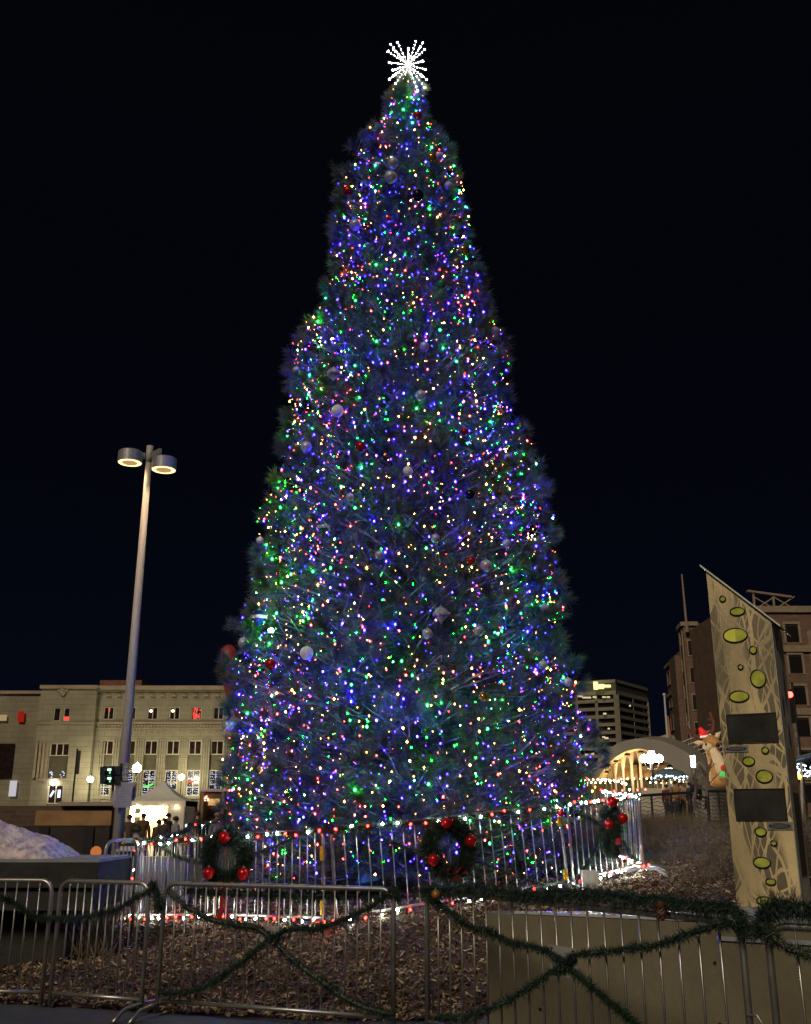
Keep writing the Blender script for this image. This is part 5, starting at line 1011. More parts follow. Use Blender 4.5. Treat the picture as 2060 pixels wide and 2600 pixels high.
# cluster of globes on an ornate post
gc = at(1657, 1960, 48); gl = empty('cluster_lamp', (gc.x, 48, 1.4), 'ornate post with a cluster of dazzling white globes', 'street lamp'); zg = at(1657, 1926, 48).z
b = MB(); b.tube([(gc.x, 48, 1.3), (gc.x, 48, 1.8), (gc.x, 48, zg - .5), (gc.x, 48, zg)], [.14, .08, .05, .05], 10); b.build('post', M['black'], gl)
for (dx_, dz_, dy_) in ((0, .17, 0), (-.36, 0, 0), (.36, 0, 0), (0, -.02, -.34), (0, -.02, .34)):
    b = MB(); b.tube([(gc.x, 48, zg - .5), (gc.x + dx_ * .7, 48 + dy_ * .7, zg - .48), (gc.x + dx_, 48 + dy_, zg + dz_ - .17)], .025, 6); o = b.build('arm', M['black'], gl); b = MB(); b.ball((gc.x + dx_, 48 + dy_, zg + dz_), .185, 14, 9); b.build('globe', emat('globe_white', (1, .97, .86), 55), o, smooth=True)
pb = at(1660, 2010, 47.2); e = empty('pedestal', (pb.x, 47.5, 1.3), 'low stepped cream pedestal at the foot of the globe cluster', 'pedestal'); b = MB(); za, zb_ = Zv(2018, 47.2), Zv(2001, 47.2); b.bx(pb.x - .7, pb.x + .7, 47.2, 48.6, 1.2, za + .12); b.bx(pb.x - .55, pb.x + .55, 47.3, 48.5, za + .123, zb_); b.build('steps', M['cream'], e)
# tube light on post
tl = at(1760, 1935, 45); e = empty('tube_lamp', (tl.x, 45, 1.4), 'slim post topped by two vertical white light tubes', 'street lamp'); b = MB(); b.tube([(tl.x, 45, 1.3), (tl.x, 45, tl.z - .25)], .035, 8); b.build('post', M['white'], e)
for dx_ in (-.06, .06): b = MB(); b.tube([(tl.x + dx_, 45, tl.z - .22), (tl.x + dx_, 45, tl.z + .28)], .04, 8); b.build('tube', emat('tube_white', (.95, 1, .95), 14), e)
# signs: lit shop strip behind arch
c = at(1574, 1935, 75); e = empty('lit_shop_sign', c, 'white glowing strip sign behind the arch', 'sign'); b = MB(); b.box(c, (.62, .12, .20)); b.build('panel', emat('white_strip', (1, 1, 1), 3), e)
b = MB(); b.bx(at(1480, 2000, 84).x, at(1760, 2000, 84).x, 84, 84.6, 0, Zv(1945, 84)); tag(b.build('shop_wall', mat('dim_ochre_wall', (.26, .21, .11), .9, 0, .35, .6), None), 'ochre lit wall behind the carousel', 'wall')
light_string([at(1528, 1980, 55), at(1565, 1984, 55), at(1600, 1993, 55)], ['warm', 'white'], 'short string of white lights below the left foot of the arch', .22, .045, group='light strings near the arch')
light_string([at(1560, 2008, 40), at(1600, 2006, 40), at(1640, 2005, 40)], ['red', 'red', 'white'], 'string of red lights before the carousel', .30, .03, group='light strings near the arch')
# reindeer inflatable
DY = 57.; dr = empty('inflatable_reindeer', at(1830, 1985, DY), 'giant lit inflatable reindeer with red hat peering round the kiosk', 'inflatable')
M['fawn'] = mat('fawn_nylon', (.55, .27, .08), .6, 0, .1, 2, emis=(.75, .34, .10), estr=.07); M['creamn'] = mat('cream_nylon', (.70, .55, .33), .6, 0, .08, 2, emis=(.9, .66, .36), estr=.12); M['antler'] = mat('antler_nylon', (.16, .06, .035), .7, 0, .15, 2)
pts = [at(1840, 2000, DY), at(1828, 1965, DY), at(1815, 1925, DY), at(1806, 1895, DY), at(1800, 1877, DY), at(1812, 1884, DY - .35), at(1822, 1893, DY - .7)]
skinmesh('body', [tuple(p - pts[0]) for p in pts], [(i, i + 1) for i in range(6)], [.95, .62, .42, .42, .50, .38, .27], M['fawn'], dr, pts[0] - ORG[dr], 2)
b = MB(); b.tube([at(1842, 1972, DY - .75), at(1830, 1945, DY - .62), at(1818, 1915, DY - .48), at(1808, 1900, DY - .52)], [.36, .32, .27, .2], 14); b.ball(at(1797, 1896, DY - .50), .29, 14, 9, .75); b.build('pale_chest', M['creamn'], dr, smooth=True)
b = MB(); b.tube([at(1800, 1880, DY - .3), at(1812, 1884, DY - .6), at(1821, 1889, DY - .85)], [.36, .26, .13], 12); b.build('snout', M['fawn'], dr, smooth=True)
b = MB(); b.ball(at(1823, 1892, DY - 1.0), .115, 12, 8); b.build('nose', M['black'], dr, smooth=True)
b = MB(); b.ball(at(1793, 1890, DY - .76), .06, 10, 7, 1.3); o = b.build('eye', M['black'], dr); b = MB(); b.ball(at(1792, 1886.5, DY - .88), .02, 6, 5); b.build('glint', M['white'], o)
for (a_, c_) in (((1785, 1885), (1761, 1886)), ((1815, 1874), (1831, 1857))): b = MB(); p, q = at(*a_, DY - .2), at(*c_, DY - .1); b.tube([p, p.lerp(q, .5), q], [.08, .13, .01], 8); b.build('ear', M['creamn'], dr, smooth=True)
AN = [[(1790, 1874), (1770, 1872), (1752, 1860), (1742, 1845), (1735, 1836)], [(1806, 1868), (1811, 1850), (1813, 1835), (1806, 1817), (1803, 1807)], [(1812, 1846), (1804, 1840), (1799, 1842)], [(1812, 1832), (1802, 1826), (1797, 1823)], [(1762, 1868), (1766, 1852), (1763, 1844)]]
b = MB()
for L_a in AN: P = [at(u, v, DY + .1) for u, v in L_a]; b.tube(P, [max(.05, .17 - .10 * i / (len(P) - 1)) if len(P) > 3 else .09 - .02 * i for i in range(len(P))], 10)
b.build('antlers', M['antler'], dr, smooth=True)
hq = at(1790, 1869, DY - .25); b = MB(); b.tube([hq, hq + Vector((-.12, 0, .2)), hq + Vector((-.26, 0, .42)), hq + Vector((-.34, 0, .40))], [.27, .2, .12, .03], 12); o = b.build('hat', mat('red_hat', (.6, .02, .02), .6, emis=(1, .02, .02), estr=.3), dr, smooth=True); b = MB(); b.tube([hq + Vector((-.29, -.1, -.06)), hq + Vector((0, -.24, -.02)), hq + Vector((.3, -.1, .06))], .06, 8); b.build('brim', mat('white_brim', (.7, .7, .66), .7, emis=(1, 1, .9), estr=.3), o)
b = MB(); b.tube([at(1830, 1962, DY - .95), at(1845, 1968, DY - .95), at(1858, 1975, DY - .9)], .17, 10); b.build('scarf', mat('green_scarf', (.05, .5, .08), .6, emis=(.1, .9, .15), estr=.3), dr, smooth=True); b = MB(); b.ball(at(1837, 1950, DY - 1.1), .17, 10, 7); b.build('red_bell', mat('red_bell', (.5, .02, .02), .5, emis=(1, .02, .02), estr=.15), dr)

# people near the carousel
G2 = 'people near the carousel'
person_at(1713, 1983, 46, R(190), (.30, .16, .06), (.03, .03, .05), 'person in tan coat standing left of the dark coated man', H=1.7, group=G2)
person_at(1728, 1986, 46.5, R(170), (.34, .20, .09), (.04, .03, .03), 'person in light brown jacket beside the tan coat', H=1.62, group=G2)
person_at(1692, 1992, 46.8, R(150), (.12, .03, .03), (.03, .03, .05), 'small person in dark red jacket near the globe post', H=1.5, group=G2)
person_at(1751, 1986, 45.5, R(120), (.015, .03, .045), (.02, .02, .03), 'person in navy jacket touching the man in black', H=1.6, group=G2)
person_at(1764, 1976, 44, R(200), (.012, .012, .013), (.35, .35, .33), 'tall person in black coat and pale trousers by the railing', H=1.82, hat=(.05, .04, .03), group=G2)

# railing before the carousel
M['rail'] = mat('dark_rail', (.05, .045, .04), .5, .5, .3, 8)
def railing(u0, v0, Y0, u1, v1, Y1, n, lab, dr_=.95):
    A_, B_ = at(u0, v0, Y0), at(u1, v1, Y1); e = empty('railing', (A_.x, A_.y, A_.z - dr_), lab, 'railing', 'metal railings before the arch'); b = MB(); b.tube([A_, B_], .045, 6); b.tube([A_ - Vector((0, 0, dr_)), B_ - Vector((0, 0, dr_))], .03, 6); b.build('rail', M['rail'], e)
    b = MB()
    for i in range(7):
        z_ = -dr_ * (i + 1) / 8; P = [A_.lerp(B_, t / 24) + Vector((0, 0, z_ + .03 * math.sin(t * 1.3 + i))) for t in range(25)]; b.tube(P, .012, 4, False)
    b.build('wavy_wires', M['rail'], e)
    for i in range(n + 1): c = A_.lerp(B_, i / n); b = MB(); b.tube([c + Vector((0, 0, .03)), c - Vector((0, 0, dr_ + .3))], .035, 6); b.build('post', M['rail'], e)
railing(1605, 2022, 33, 1752, 2012, 33, 3, 'dark railing with wavy wires left of the man in black'); railing(1797, 2009, 34, 1850, 2009, 34, 2, 'dark railing just left of the kiosk'); railing(1753, 2014, 33, 1796, 2026, 29, 1, 'short dark railing stepping down beside the bare sapling')

# bare saplings, shrubs
def sapling(u, v0, v1, Y, lab, seed, sprd=1.):
    rs = random.Random(seed); A_, B_ = at(u, v0, Y), at(u, v1, Y); e = empty('bare_sapling', (A_.x, Y, A_.z), lab, 'tree', 'bare saplings by the arch'); H_ = B_.z - A_.z
    b = MB(); b.tube([A_, A_.lerp(B_, .5) + Vector((.03, 0, 0)), B_], [.05, .035, .008], 7); b.build('trunk', M['twig'], e)
    b = MB()
    def br(p, d_, L_, r_, dep):
        q = p + d_ * L_ * .5; t_ = q + (d_ + Vector((0, 0, .35))).normalized() * L_ * .5; b.tube([p, q, t_], [r_, r_ * .7, r_ * .3], 4, False)
        if dep: 
            for _ in range(3): br(p.lerp(t_, rs.uniform(.3, .95)), (d_ + Vector((rs.uniform(-.8, .8), rs.uniform(-.8, .8), rs.uniform(0, .6)))).normalized(), L_ * .55, r_ * .6, dep - 1)
    for i in range(16): t_ = rs.uniform(.3, .97); a = rs.uniform(0, 6.28); br(A_.lerp(B_, t_), Vector((math.cos(a), math.sin(a), .5)).normalized(), (1.15 - t_) * H_ * .42 * sprd, .014, 2)
    b.build('crown', M['twig'], e)
sapling(1793, 2055, 1926, 30, 'bare sapling in front of the white arch leg', 3, 1.1); sapling(1764, 2060, 1930, 31, 'thin bare sapling crossing the man in black', 5, .8)
def twigbush(u, v, Y, h, w, n, lab, seed, m='twig', grp='bare twig bushes along the sandy path'):
    r_ = np.random.default_rng(seed); c = at(u, v, Y); base = np.stack([c.x + r_.normal(0, w * .35, n), Y + r_.normal(0, w * .3, n), np.full(n, 0.)], 1); base[:, 2] = [gz(p[0], p[1]) for p in base]
    out = []; p = base; d = unit(np.stack([r_.normal(0, .6, n), r_.normal(0, .6, n), np.full(n, 1.)], 1)); wd = .007
    for k in range(4):
        L = h * r_.uniform(.15, .36, (n, 1)); q = p + d * L; s_ = unit(np.cross(d, r_.normal(0, 1, (n, 3)))) * wd; out += [np.stack([p - s_, p + s_, q], 1), np.stack([q - s_ * .6, q + s_ * .6, p], 1)]
        for _ in range(2): dd = unit(d + r_.normal(0, .8, (n, 3))); qq = p + dd * L * .8; out.append(np.stack([p - s_ * .6, p + s_ * .6, qq], 1))
        d = unit(d + r_.normal(0, .55, (n, 3)) + np.array([0, 0, -.12])); p = q; wd *= .8
    o = trimesh('twig_bush', np.concatenate(out).reshape(-1, 3), [M[m]]); tag(o, lab, 'bush', grp)
GB = 'brown grass tufts right of the ring'
for i, (u, Y, h, n, lab) in enumerate(((1640, 24, .85, 1500, 'brown ornamental grass tuft right beside the ring barriers'), (1672, 25, .85, 1500, 'brown ornamental grass tuft under the pedestal'), (1705, 24.5, .85, 1500, 'brown ornamental grass tuft below the tan coated person'), (1735, 26, .85, 1300, 'brown ornamental grass tuft below the man in black'), (1612, 27, .8, 1000, 'brown ornamental grass tuft behind the ring barriers'))):
    c = at(u, 2120, Y); o = grass(c.x, Y, n, h, .42, lab, M['brown_grass'], .007, .20); o['group'] = GB
for i, (u, v, Y, h, w, n, lab) in enumerate(((1800, 2150, 21, .75, 1.6, 420, 'wide bare twig bush under the sapling'), (1850, 2170, 18, .75, 1.5, 420, 'bare twig bush touching the kiosk'), (1750, 2140, 24, .6, 1.4, 320, 'bare twig bush at the end of the brown grass'), (1840, 2120, 25, .85, 1.8, 420, 'tall bare twig bush behind the kiosk'), (1900, 2150, 15.5, .7, 1.2, 300, 'bare twig bush mostly hidden by the kiosk'), (1850, 2230, 13.2, .5, 1.0, 260, 'low twig bush at the foot of the kiosk'), (2060, 2100, 13.5, 1.0, 1.1, 420, 'bare twig bush at the right edge of photo'))): twigbush(u, v, Y, h, w, n, lab, 40 + i)

# ------------------------------------------------------------------ brushed metal kiosk
def m_brushed(name, c1, c2, seed):
    m = bpy.data.materials.new(name); m.use_nodes = True; N, L = nodes(m); b = N["Principled BSDF"]; b.inputs["Metallic"].default_value = .35; b.inputs["Roughness"].default_value = .48
    t = N.new("ShaderNodeTexCoord"); mp = N.new("ShaderNodeMapping"); mp.inputs["Scale"].default_value = (1, 1, .38); mp.inputs["Location"].default_value = (seed, seed * .7, 0); L.new(t.outputs["Object"], mp.inputs[0])
    fac = None
    for (sc, rot, dist, lo, wdt) in ((.75, 4, 14., .50, .45, ), (1.7, 10, 15., .91, .05), (2.2, -16, 14., .92, .05), (3.4, 3, 18., .90, .05), (1.6, 34, 10., .95, .05), (4.6, -8, 20., .93, .05)):
        mr = N.new("ShaderNodeMapping"); mr.inputs["Rotation"].default_value = (0, R(rot), 0); mr.inputs["Location"].default_value = (rot * .13, 0, rot * .3); L.new(t.outputs["Object"], mr.inputs[0])
        ms_ = N.new("ShaderNodeMapping"); ms_.inputs["Scale"].default_value = (1, 1, .42); L.new(mr.outputs[0], ms_.inputs[0])
        w = N.new("ShaderNodeTexWave"); w.inputs["Scale"].default_value = sc; w.inputs["Distortion"].default_value = dist; w.inputs["Detail"].default_value = .6; w.inputs["Detail Scale"].default_value = .8; L.new(ms_.outputs[0], w.inputs[0])
        r = N.new("ShaderNodeMapRange"); r.inputs["From Min"].default_value = lo; r.inputs["From Max"].default_value = lo + wdt; L.new(w.outputs["Fac"], r.inputs[0])
        if fac is None: fac = r.outputs[0]
        else: a = N.new("ShaderNodeMath"); a.operation = 'MAXIMUM'; L.new(fac, a.inputs[0]); L.new(r.outputs[0], a.inputs[1]); fac = a.outputs[0]
    big = N.new("ShaderNodeTexNoise"); big.inputs["Scale"].default_value = 1.6; big.inputs["Detail"].default_value = 4; L.new(mp.outputs[0], big.inputs[0])
    bm = N.new("ShaderNodeMapRange"); bm.inputs["To Min"].default_value = .12; bm.inputs["From Min"].default_value = .38; bm.inputs["From Max"].default_value = .65; L.new(big.outputs[0], bm.inputs[0]); mu = N.new("ShaderNodeMath"); mu.operation = 'MULTIPLY'; L.new(fac, mu.inputs[0]); L.new(bm.outputs[0], mu.inputs[1])
    mx = N.new("ShaderNodeMixRGB"); mx.inputs[1].default_value = (*c1, 1); mx.inputs[2].default_value = (*c2, 1); L.new(mu.outputs[0], mx.inputs[0]); L.new(mx.outputs[0], b.inputs["Base Color"])
    fn = N.new("ShaderNodeTexNoise"); fn.inputs["Scale"].default_value = 60; fn.inputs["Detail"].default_value = 2; L.new(mp.outputs[0], fn.inputs[0]); bp = N.new("ShaderNodeBump"); bp.inputs["Strength"].default_value = .25; bp.inputs["Distance"].default_value = .01; L.new(fn.outputs[0], bp.inputs["Height"]); L.new(bp.outputs[0], b.inputs["Normal"])
    return m
M['swirl'] = m_brushed('swirl_brushed_steel', (.215, .185, .12), (1., .80, .44), 0.); M['swirl_lit'] = m_brushed('side_lit_steel', (.55, .58, .56), (.95, .95, .85), 5.)  # side steel coloured brighter and bluish in place of street light
KA = at(1872, 2300, 9.8); kd = Vector((.875, -.484)).normalized(); KW = None
def kplane(u, v, off=0.): return onwall(u, v, (KA.x, KA.y), (KA.x + kd.x, KA.y + kd.y), off)
pR = kplane(2034, 2280); KW = (Vector((pR.x, pR.y)) - Vector((KA.x, KA.y))).length; KD = .62
kn = Vector((-kd.y, kd.x)); kn = kn if kn.y > 0 else -kn
kzb = gz(KA.x, KA.y) - .0; tl_ = kplane(1795, 1450); tr_ = kplane(1962, 1572)
kio = empty('metal_kiosk', (KA.x, KA.y, kzb), 'tall slanted top kiosk of swirled brushed metal with yellow ovals', 'kiosk')
def kp(a, d_, z): q = Vector((KA.x, KA.y)) + kd * a + kn * d_; return Vector((q.x, q.y, z))
def kbox(b, a0, a1, d0, d1, z0, z1, z0b=None, z1b=None):
    z0b = z0 if z0b is None else z0b; z1b = z1 if z1b is None else z1b
    b.add([kp(a0, d0, z0), kp(a1, d0, z0b), kp(a1, d1, z0b), kp(a0, d1, z0), kp(a0, d0, z1), kp(a1, d0, z1b), kp(a1, d1, z1b), kp(a0, d1, z1)], [(0, 3, 2, 1), (4, 5, 6, 7), (0, 1, 5, 4), (1, 2, 6, 5), (2, 3, 7, 6), (3, 0, 4, 7)])
b = MB(); kbox(b, 0, KW, 0, KD, kzb - .05, tl_.z, None, tr_.z); kb = b.build('body', M['swirl'], kio)
b = MB(); kbox(b, KW + .002, KW + .006, .005, KD, kzb, tr_.z - .02); b.build('side_sheet', M['swirl_lit'], kio)
sl = (tr_.z - tl_.z) / KW; b = MB(); kbox(b, -.05, KW + .09, -.03, KD + .03, tl_.z - sl * .05 + .002, tl_.z - sl * .05 + .022, tr_.z + sl * .09 + .002, tr_.z + sl * .09 + .022); b.build('top_cap', M['swirl_lit'], kio)
b = MB(); kbox(b, -.06, KW + .08, -.06, KD + .05, kzb - .2, kzb + .09); b.build('plinth', M['slab'], kio)
M['kglass'] = mat('yellow_tinted_glass', (.66, .68, .12), .12, 0, 0, 9, (.36, .42, .07)); M['kbright'] = mat('bright_yellow_glass', (.95, .98, .15), .15, 0, .1, 6); M['screen'] = mat('dark_screen', (.055, .055, .053), .12, 0, .4, 5)
def k2(x, y): return 1780 + x / 2.479, 1430 + y / 2.479
OV = [(137, 224, 20, 20), (230, 303, 50, 28), (217, 453, 82, 48), (329, 546, 24, 26), (250, 653, 17, 17), (361, 725, 52, 60), (241, 838, 66, 38), (405, 1178, 23, 22), (301, 1246, 40, 31), (399, 1341, 56, 43), (377, 1690, 38, 30), (459, 1762, 20, 18), (385, 1884, 58, 37), (440, 2005, 34, 22), (400, 2125, 52, 28)]
for (x_, y_, rx_, ry_) in OV:
    c = kplane(*k2(x_, y_), .006); e1 = kplane(*k2(x_ + rx_, y_), .006); e2 = kplane(*k2(x_, y_ - ry_), .006); ra = (e1 - c).length * .93; rb_ = (e2 - c).length * .93
    ax_ = Vector((kd.x, kd.y, 0)); up_ = Vector((0, 0, 1)); nn = Vector((-kn.x, -kn.y, 0)); pts = [(math.cos(t), math.sin(t)) for t in np.linspace(0, 2 * math.pi, 29)[:-1]]
    b = MB(); b.add([c + ax_ * ra * p + up_ * rb_ * q for p, q in pts], [tuple(range(28))]); g_ = b.build('oval_window', M['kglass'], kio)
    b = MB(); b.tube([c + ax_ * ra * p + up_ * rb_ * q + nn * .003 for p, q in pts] + [c + ax_ * ra + nn * .003], .0065, 6, False); b.build('rim', M['black'], g_)
    if rx_ == 82: b = MB(); b.add([c + nn * .002 + ax_ * ra * p * .97 + up_ * rb_ * q * .97 for p, q in pts if p < .05], [tuple(range(sum(1 for p, q in pts if p < .05)))]); b.build('bright_half', M['kbright'], g_)
for (x0_, y0_, x1_, y1_) in ((172, 944, 474, 1128), (220, 1422, 528, 1612)):
    a_ = kplane(*k2((x0_ + 10), y1_)); c_ = kplane(*k2(x1_ - 6, y0_ + 2)); s0 = (Vector((a_.x, a_.y)) - Vector((KA.x, KA.y))).dot(kd); s1 = (Vector((c_.x, c_.y)) - Vector((KA.x, KA.y))).dot(kd)
    b = MB(); kbox(b, s0, s1, -.012, -.002, a_.z, c_.z); o = b.build('screen', M['screen'], kio); b = MB(); w_ = .010
    kbox(b, s0 - w_, s1 + w_, -.018, -.0135, a_.z - w_, a_.z); kbox(b, s0 - w_, s1 + w_, -.018, -.0135, c_.z, c_.z + w_); kbox(b, s0 - w_, s0, -.018, -.0135, a_.z, c_.z); kbox(b, s1, s1 + w_, -.018, -.0135, a_.z, c_.z); b.build('bezel', M['black'], o)
for (x0_, y0_, x1_, y1_) in ((152, 1146, 298, 1192), (420, 1630, 575, 1678)):
    a_ = kplane(*k2(x0_, y1_)); c_ = kplane(*k2(x1_, y0_)); s0 = (Vector((a_.x, a_.y)) - Vector((KA.x, KA.y))).dot(kd); s1 = (Vector((c_.x, c_.y)) - Vector((KA.x, KA.y))).dot(kd)
    b = MB(); kbox(b, s0, s1, -.010, -.002, a_.z, c_.z); o = b.build('vent_plate', M['steel'], kio); cm = kp((s0 + s1) / 2, -.0125, (a_.z + c_.z) / 2); ra, rb_ = (s1 - s0) * .43, (c_.z - a_.z) * .36
    b = MB(); b.add([cm + Vector((kd.x, kd.y, 0)) * ra * math.cos(t) + Vector((0, 0, 1)) * rb_ * math.sin(t) for t in np.linspace(0, 2 * math.pi, 25)[:-1]], [tuple(range(24))]); b.build('vent_slot', M['black'], o)
    b = MB()
    for q in (-.5, -.15, .2, .55): kbox(b, (s0 + s1) / 2 - ra * .8, (s0 + s1) / 2 + ra * .8, -.016, -.013, (a_.z + c_.z) / 2 + q * rb_ - .003, (a_.z + c_.z) / 2 + q * rb_ + .002)
    b.build('slat', M['steel_dark'], o)
for (dd, zf, rh) in ((.2, .93, .09), (.32, .96, .05), (.42, .77, .20), (.2, .70, .10), (.38, .60, .12), (.45, .50, .08), (.3, .36, .08), (.4, .24, .06)):
    z_ = kzb + (tr_.z - kzb) * zf; b = MB(); b.add([kp(KW + .008, dd + .05 * math.cos(t), z_ + rh * math.sin(t)) for t in np.linspace(0, 2 * math.pi, 21)[:-1]], [tuple(range(20))]); b.build('side_window', M['black'], kio)
b = MB(); z_ = kzb + (tr_.z - kzb) * .40; kbox(b, KW + .007, KW + .010, .16, .50, z_, z_ + .42); b.build('side_screen', M['screen'], kio)
b = MB(); z_ = kzb + .35; kbox(b, KW + .007, KW + .010, .16, .50, z_, z_ + .75); b.build('side_screen', M['black'], kio)

# ------------------------------------------------------------------ concrete retaining wall, placard, pine cone
def m_board():
    m = mat('board_marked_concrete', (.19, .168, .112), .88, 0, 0, 1.9, (.125, .108, .07), bump=.35, bscale=26, stretch=(1.1, 1.1, .45), detail=11); return m
WA = at(1234, 2319, 8.95); WB = Vector((at(1888, 2350, 8.05).x, 8.05, WA.z)); wd_ = (Vector((WB.x, WB.y)) - Vector((WA.x, WA.y))); wl = wd_.length; wd_ = wd_.normalized(); wn_ = Vector((-wd_.y, wd_.x)); WT = WA.z
rw = empty('retaining_wall', (WA.x, WA.y, 0), 'board marked concrete retaining wall at lower right', 'wall')
def wp(a, d_, z): q = Vector((WA.x, WA.y)) + wd_ * a + wn_ * d_; return Vector((q.x, q.y, z))
def wbox(b, a0, a1, d0, d1, z0, z1): b.add([wp(a0, d0, z0), wp(a1, d0, z0), wp(a1, d1, z0), wp(a0, d1, z0), wp(a0, d0, z1), wp(a1, d0, z1), wp(a1, d1, z1), wp(a0, d1, z1)], [(0, 3, 2, 1), (4, 5, 6, 7), (0, 1, 5, 4), (1, 2, 6, 5), (2, 3, 7, 6), (3, 0, 4, 7)])
b = MB(); wbox(b, 0, wl + 3, 0, .30, -.2, WT); b.build('wall', m_board(), rw)
for (a_, z_) in ((.45, .62), (1.85, .62), (.45, .2), (1.85, .2)):
    b = MB(); b.add([wp(a_ + .014 * math.cos(t), -.004, z_ + .014 * math.sin(t)) for t in np.linspace(0, 2 * math.pi, 13)[:-1]], [tuple(range(12))]); b.build('tie_hole', M['black'], rw)
b = MB(); wbox(b, wl + .0, wl + 3, -.05, .42, WT + .004, WT + .05); wbox(b, wl - .2, wl + 3, -.02, -.003, WT - .12, WT - .09); b.build('coping', M['slab'], rw)
b = MB(); q0, q1, q2 = wp(.25, .005, WT + .006), wp(wl + .1, .005, WT + .006), wp(wl * .75, .62, WT + .006); q3 = wp(wl + .1, .62, WT + .006)
b.add([q0, q1, q3, q2, q0 + Vector((0, 0, .02)), q1 + Vector((0, 0, .02)), q3 + Vector((0, 0, .02)), q2 + Vector((0, 0, .02))], [(3, 2, 1, 0), (4, 5, 6, 7), (0, 1, 5, 4), (1, 2, 6, 5), (2, 3, 7, 6), (3, 0, 4, 7)]); tag(b.build('wet_slab', mat('wet_pale_slab', (.45, .47, .50), .25, 0, .12, 3), None), 'pale shiny slab lying on top of the concrete wall', 'slab')
def placard(u, v, P, Q, w, h, lab):
    c = onwall(u, v, P, Q, .03); a = math.atan2(Q[1] - P[1], Q[0] - P[0]); e = empty('placard', c, lab, 'placard', 'pale placards behind the garland crossings'); e.rotation_euler = (0, 0, a); ORG[e] = Vector((0, 0, 0)); b = MB(); b.box((0, 0, 0), (w, .006, h)); b.build('plate', mat('grey_plate', (.36, .36, .35), .5, 0, .15, 8), e, local=True)
    for s_ in (-1, 1): b = MB(); b.tube([(s_ * w * .4, -.012, h * .4), (s_ * w * .4, .03, h * .4)], .006, 5); b.build('cable_tie', M['black'], e, local=True)
placard(690, 2372, F4, F5, .21, .13, 'small grey placard behind the left garland crossing'); placard(1431, 2442, F6, F7, .27, .19, 'pale placard behind the right garland crossing on the wall side')
pc = onwall(1679, 2316, F6, F7, .08); e = empty('pine_cone', pc, 'brown pine cone tied to the top rail before the wall', 'pine cone'); C_ = []; D_ = []
b = MB(); b.ball(pc, .028, 10, 7, 1.3); b.build('core', M['bark'], e)
b = MB()
for k in range(90):
    h_ = -1 + 2 * (k + .5) / 90; a = k * 2.4; r_ = math.sqrt(1 - h_ * h_); n_ = Vector((r_ * math.cos(a), r_ * math.sin(a), h_)); c = pc + Vector((n_.x * .03, n_.y * .03, n_.z * .036)); t_ = n_.cross(Vector((0, 0, 1))).normalized(); tip = c + n_ * .020 + Vector((0, 0, .006)); b.add([c - t_ * .007, tip - t_ * .009, tip + t_ * .009, c + t_ * .007], [(0, 1, 2, 3)])
b.build('scales', mat('cone_scales', (.25, .09, .045), .7, 0, .4, 60), e)
c = onwall(1107, 2271, F6, F7, .09); e = empty('ornament', c, 'orange ball tucked in the garland at the joint of the middle barriers', 'ornament'); b = MB(); b.ball(c, .035, 14, 10); b.build('shell', mat('orange_ball', (.40, .17, .03), .35, .2, .2, 20), e, smooth=True); b = MB(); b.tube([c + Vector((0, 0, .033)), c + Vector((0, 0, .05))], .008, 6); b.build('cap', M['steel'], e)
c = onwall(1425, 2064, B1, C0, .12); e = empty('ornament', c, 'small dark red ball on the ring rail near the right post', 'ornament'); b = MB(); b.ball(c, .05, 14, 10); b.build('shell', M['orn_red'], e, smooth=True); b = MB(); b.tube([c + Vector((0, 0, .05)), c + Vector((0, 0, .07))], .01, 6); b.build('cap', M['steel'], e)
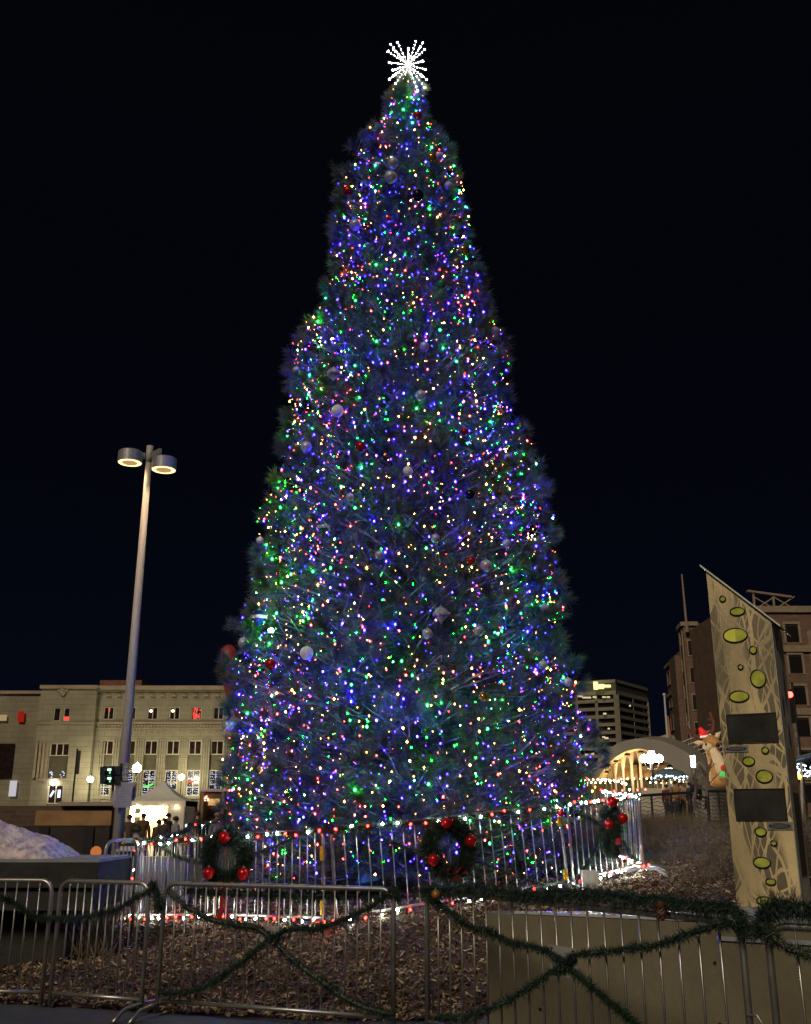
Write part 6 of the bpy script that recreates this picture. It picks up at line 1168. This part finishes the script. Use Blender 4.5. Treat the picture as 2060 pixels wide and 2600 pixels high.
# debris seen at the ring: blue tarp, pale cable, boxes
c = at(940, 2205, 15.2); b = MB(); tp = [at(900, 2245, 15.2), at(925, 2190, 15.4), at(985, 2165, 15.6), at(1000, 2190, 15.6), at(960, 2235, 15.3)]; b.add(tp + [p + Vector((0, .25, -.1)) for p in tp], [(0, 1, 2, 3, 4), (9, 8, 7, 6, 5)] + [(i, 5 + i, 5 + (i + 1) % 5, (i + 1) % 5) for i in range(5)]); tag(b.build('tarp', mat('blue_tarp', (.05, .14, .42), .6, 0, .3, 6), None), 'crumpled blue tarp under the lowest branches', 'tarp')
b = MB(); b.tube([at(1590, 2214, 14.2), at(1630, 2204, 14.0), at(1665, 2206, 13.8), at(1690, 2222, 13.5)], .022, 6); tag(b.build('power_cable', mat('white_cable', (.6, .6, .62), .5), None), 'thick white cable lying on mulch at the right end of the ring', 'cable')
c = at(1497, 2232, 13.9); b = MB(); b.box(c, (.20, .16, .22)); b.box(c + Vector((0, -.085, .0)), (.12, .01, .12)); tag(b.build('junction_box', M['white'], None), 'small white junction box at the foot of the right ring barrier', 'box')
# distant lit canopy right of the kiosk
gy = 40.; e = empty('lit_canopy', at(2045, 1960, gy), 'dark canopy edged with blue white lights right of the kiosk', 'canopy'); b = MB(); b.add([at(2018, 1925, gy), at(2100, 1895, gy), at(2100, 1925, gy + 3), at(2020, 1945, gy + 3)], [(0, 1, 2, 3)]); b.tube([at(2021, 1925, gy), at(2100, 1905, gy)], .06, 6); b.build('roof', mat('grey_canvas', (.15, .17, .2), .8), e)
b = MB()
for _ in range(90): b.ball(at(random.uniform(2024, 2080), random.uniform(1938, 1972), gy + random.uniform(0, 1)), .022, 4, 3)
b.build('fairy_lights', emat('blue_white', (.6, .75, 1), 8), e); b = MB(); b.tube([at(2035, 1935, gy), at(2038, 2090, gy)], .05, 6); b.build('post', M['cream'], e)
b = MB(); b.ball(at(2029, 1972, gy), .10, 8, 6); b.build('yellow_lamp', emat('yellow_lamp', (1, .7, .1), 3), e)
c = at(2005, 1764, 45); e = empty('traffic_signal', (c.x + .2, 45, 1), 'red traffic signal glowing beside the kiosk top', 'traffic signal'); b = MB(); b.box(c + Vector((0, .12, -.5)), (.32, .2, 1.5)); b.tube([(c.x + .25, 45.2, 0), (c.x + .25, 45.2, c.z + .6)], .06, 6); b.build('housing', M['black'], e); b = MB(); b.ball(c + Vector((0, -.05, 0)), .14, 10, 7); b.build('lamp', emat('signal_red', (1, .06, .04), 7), e)
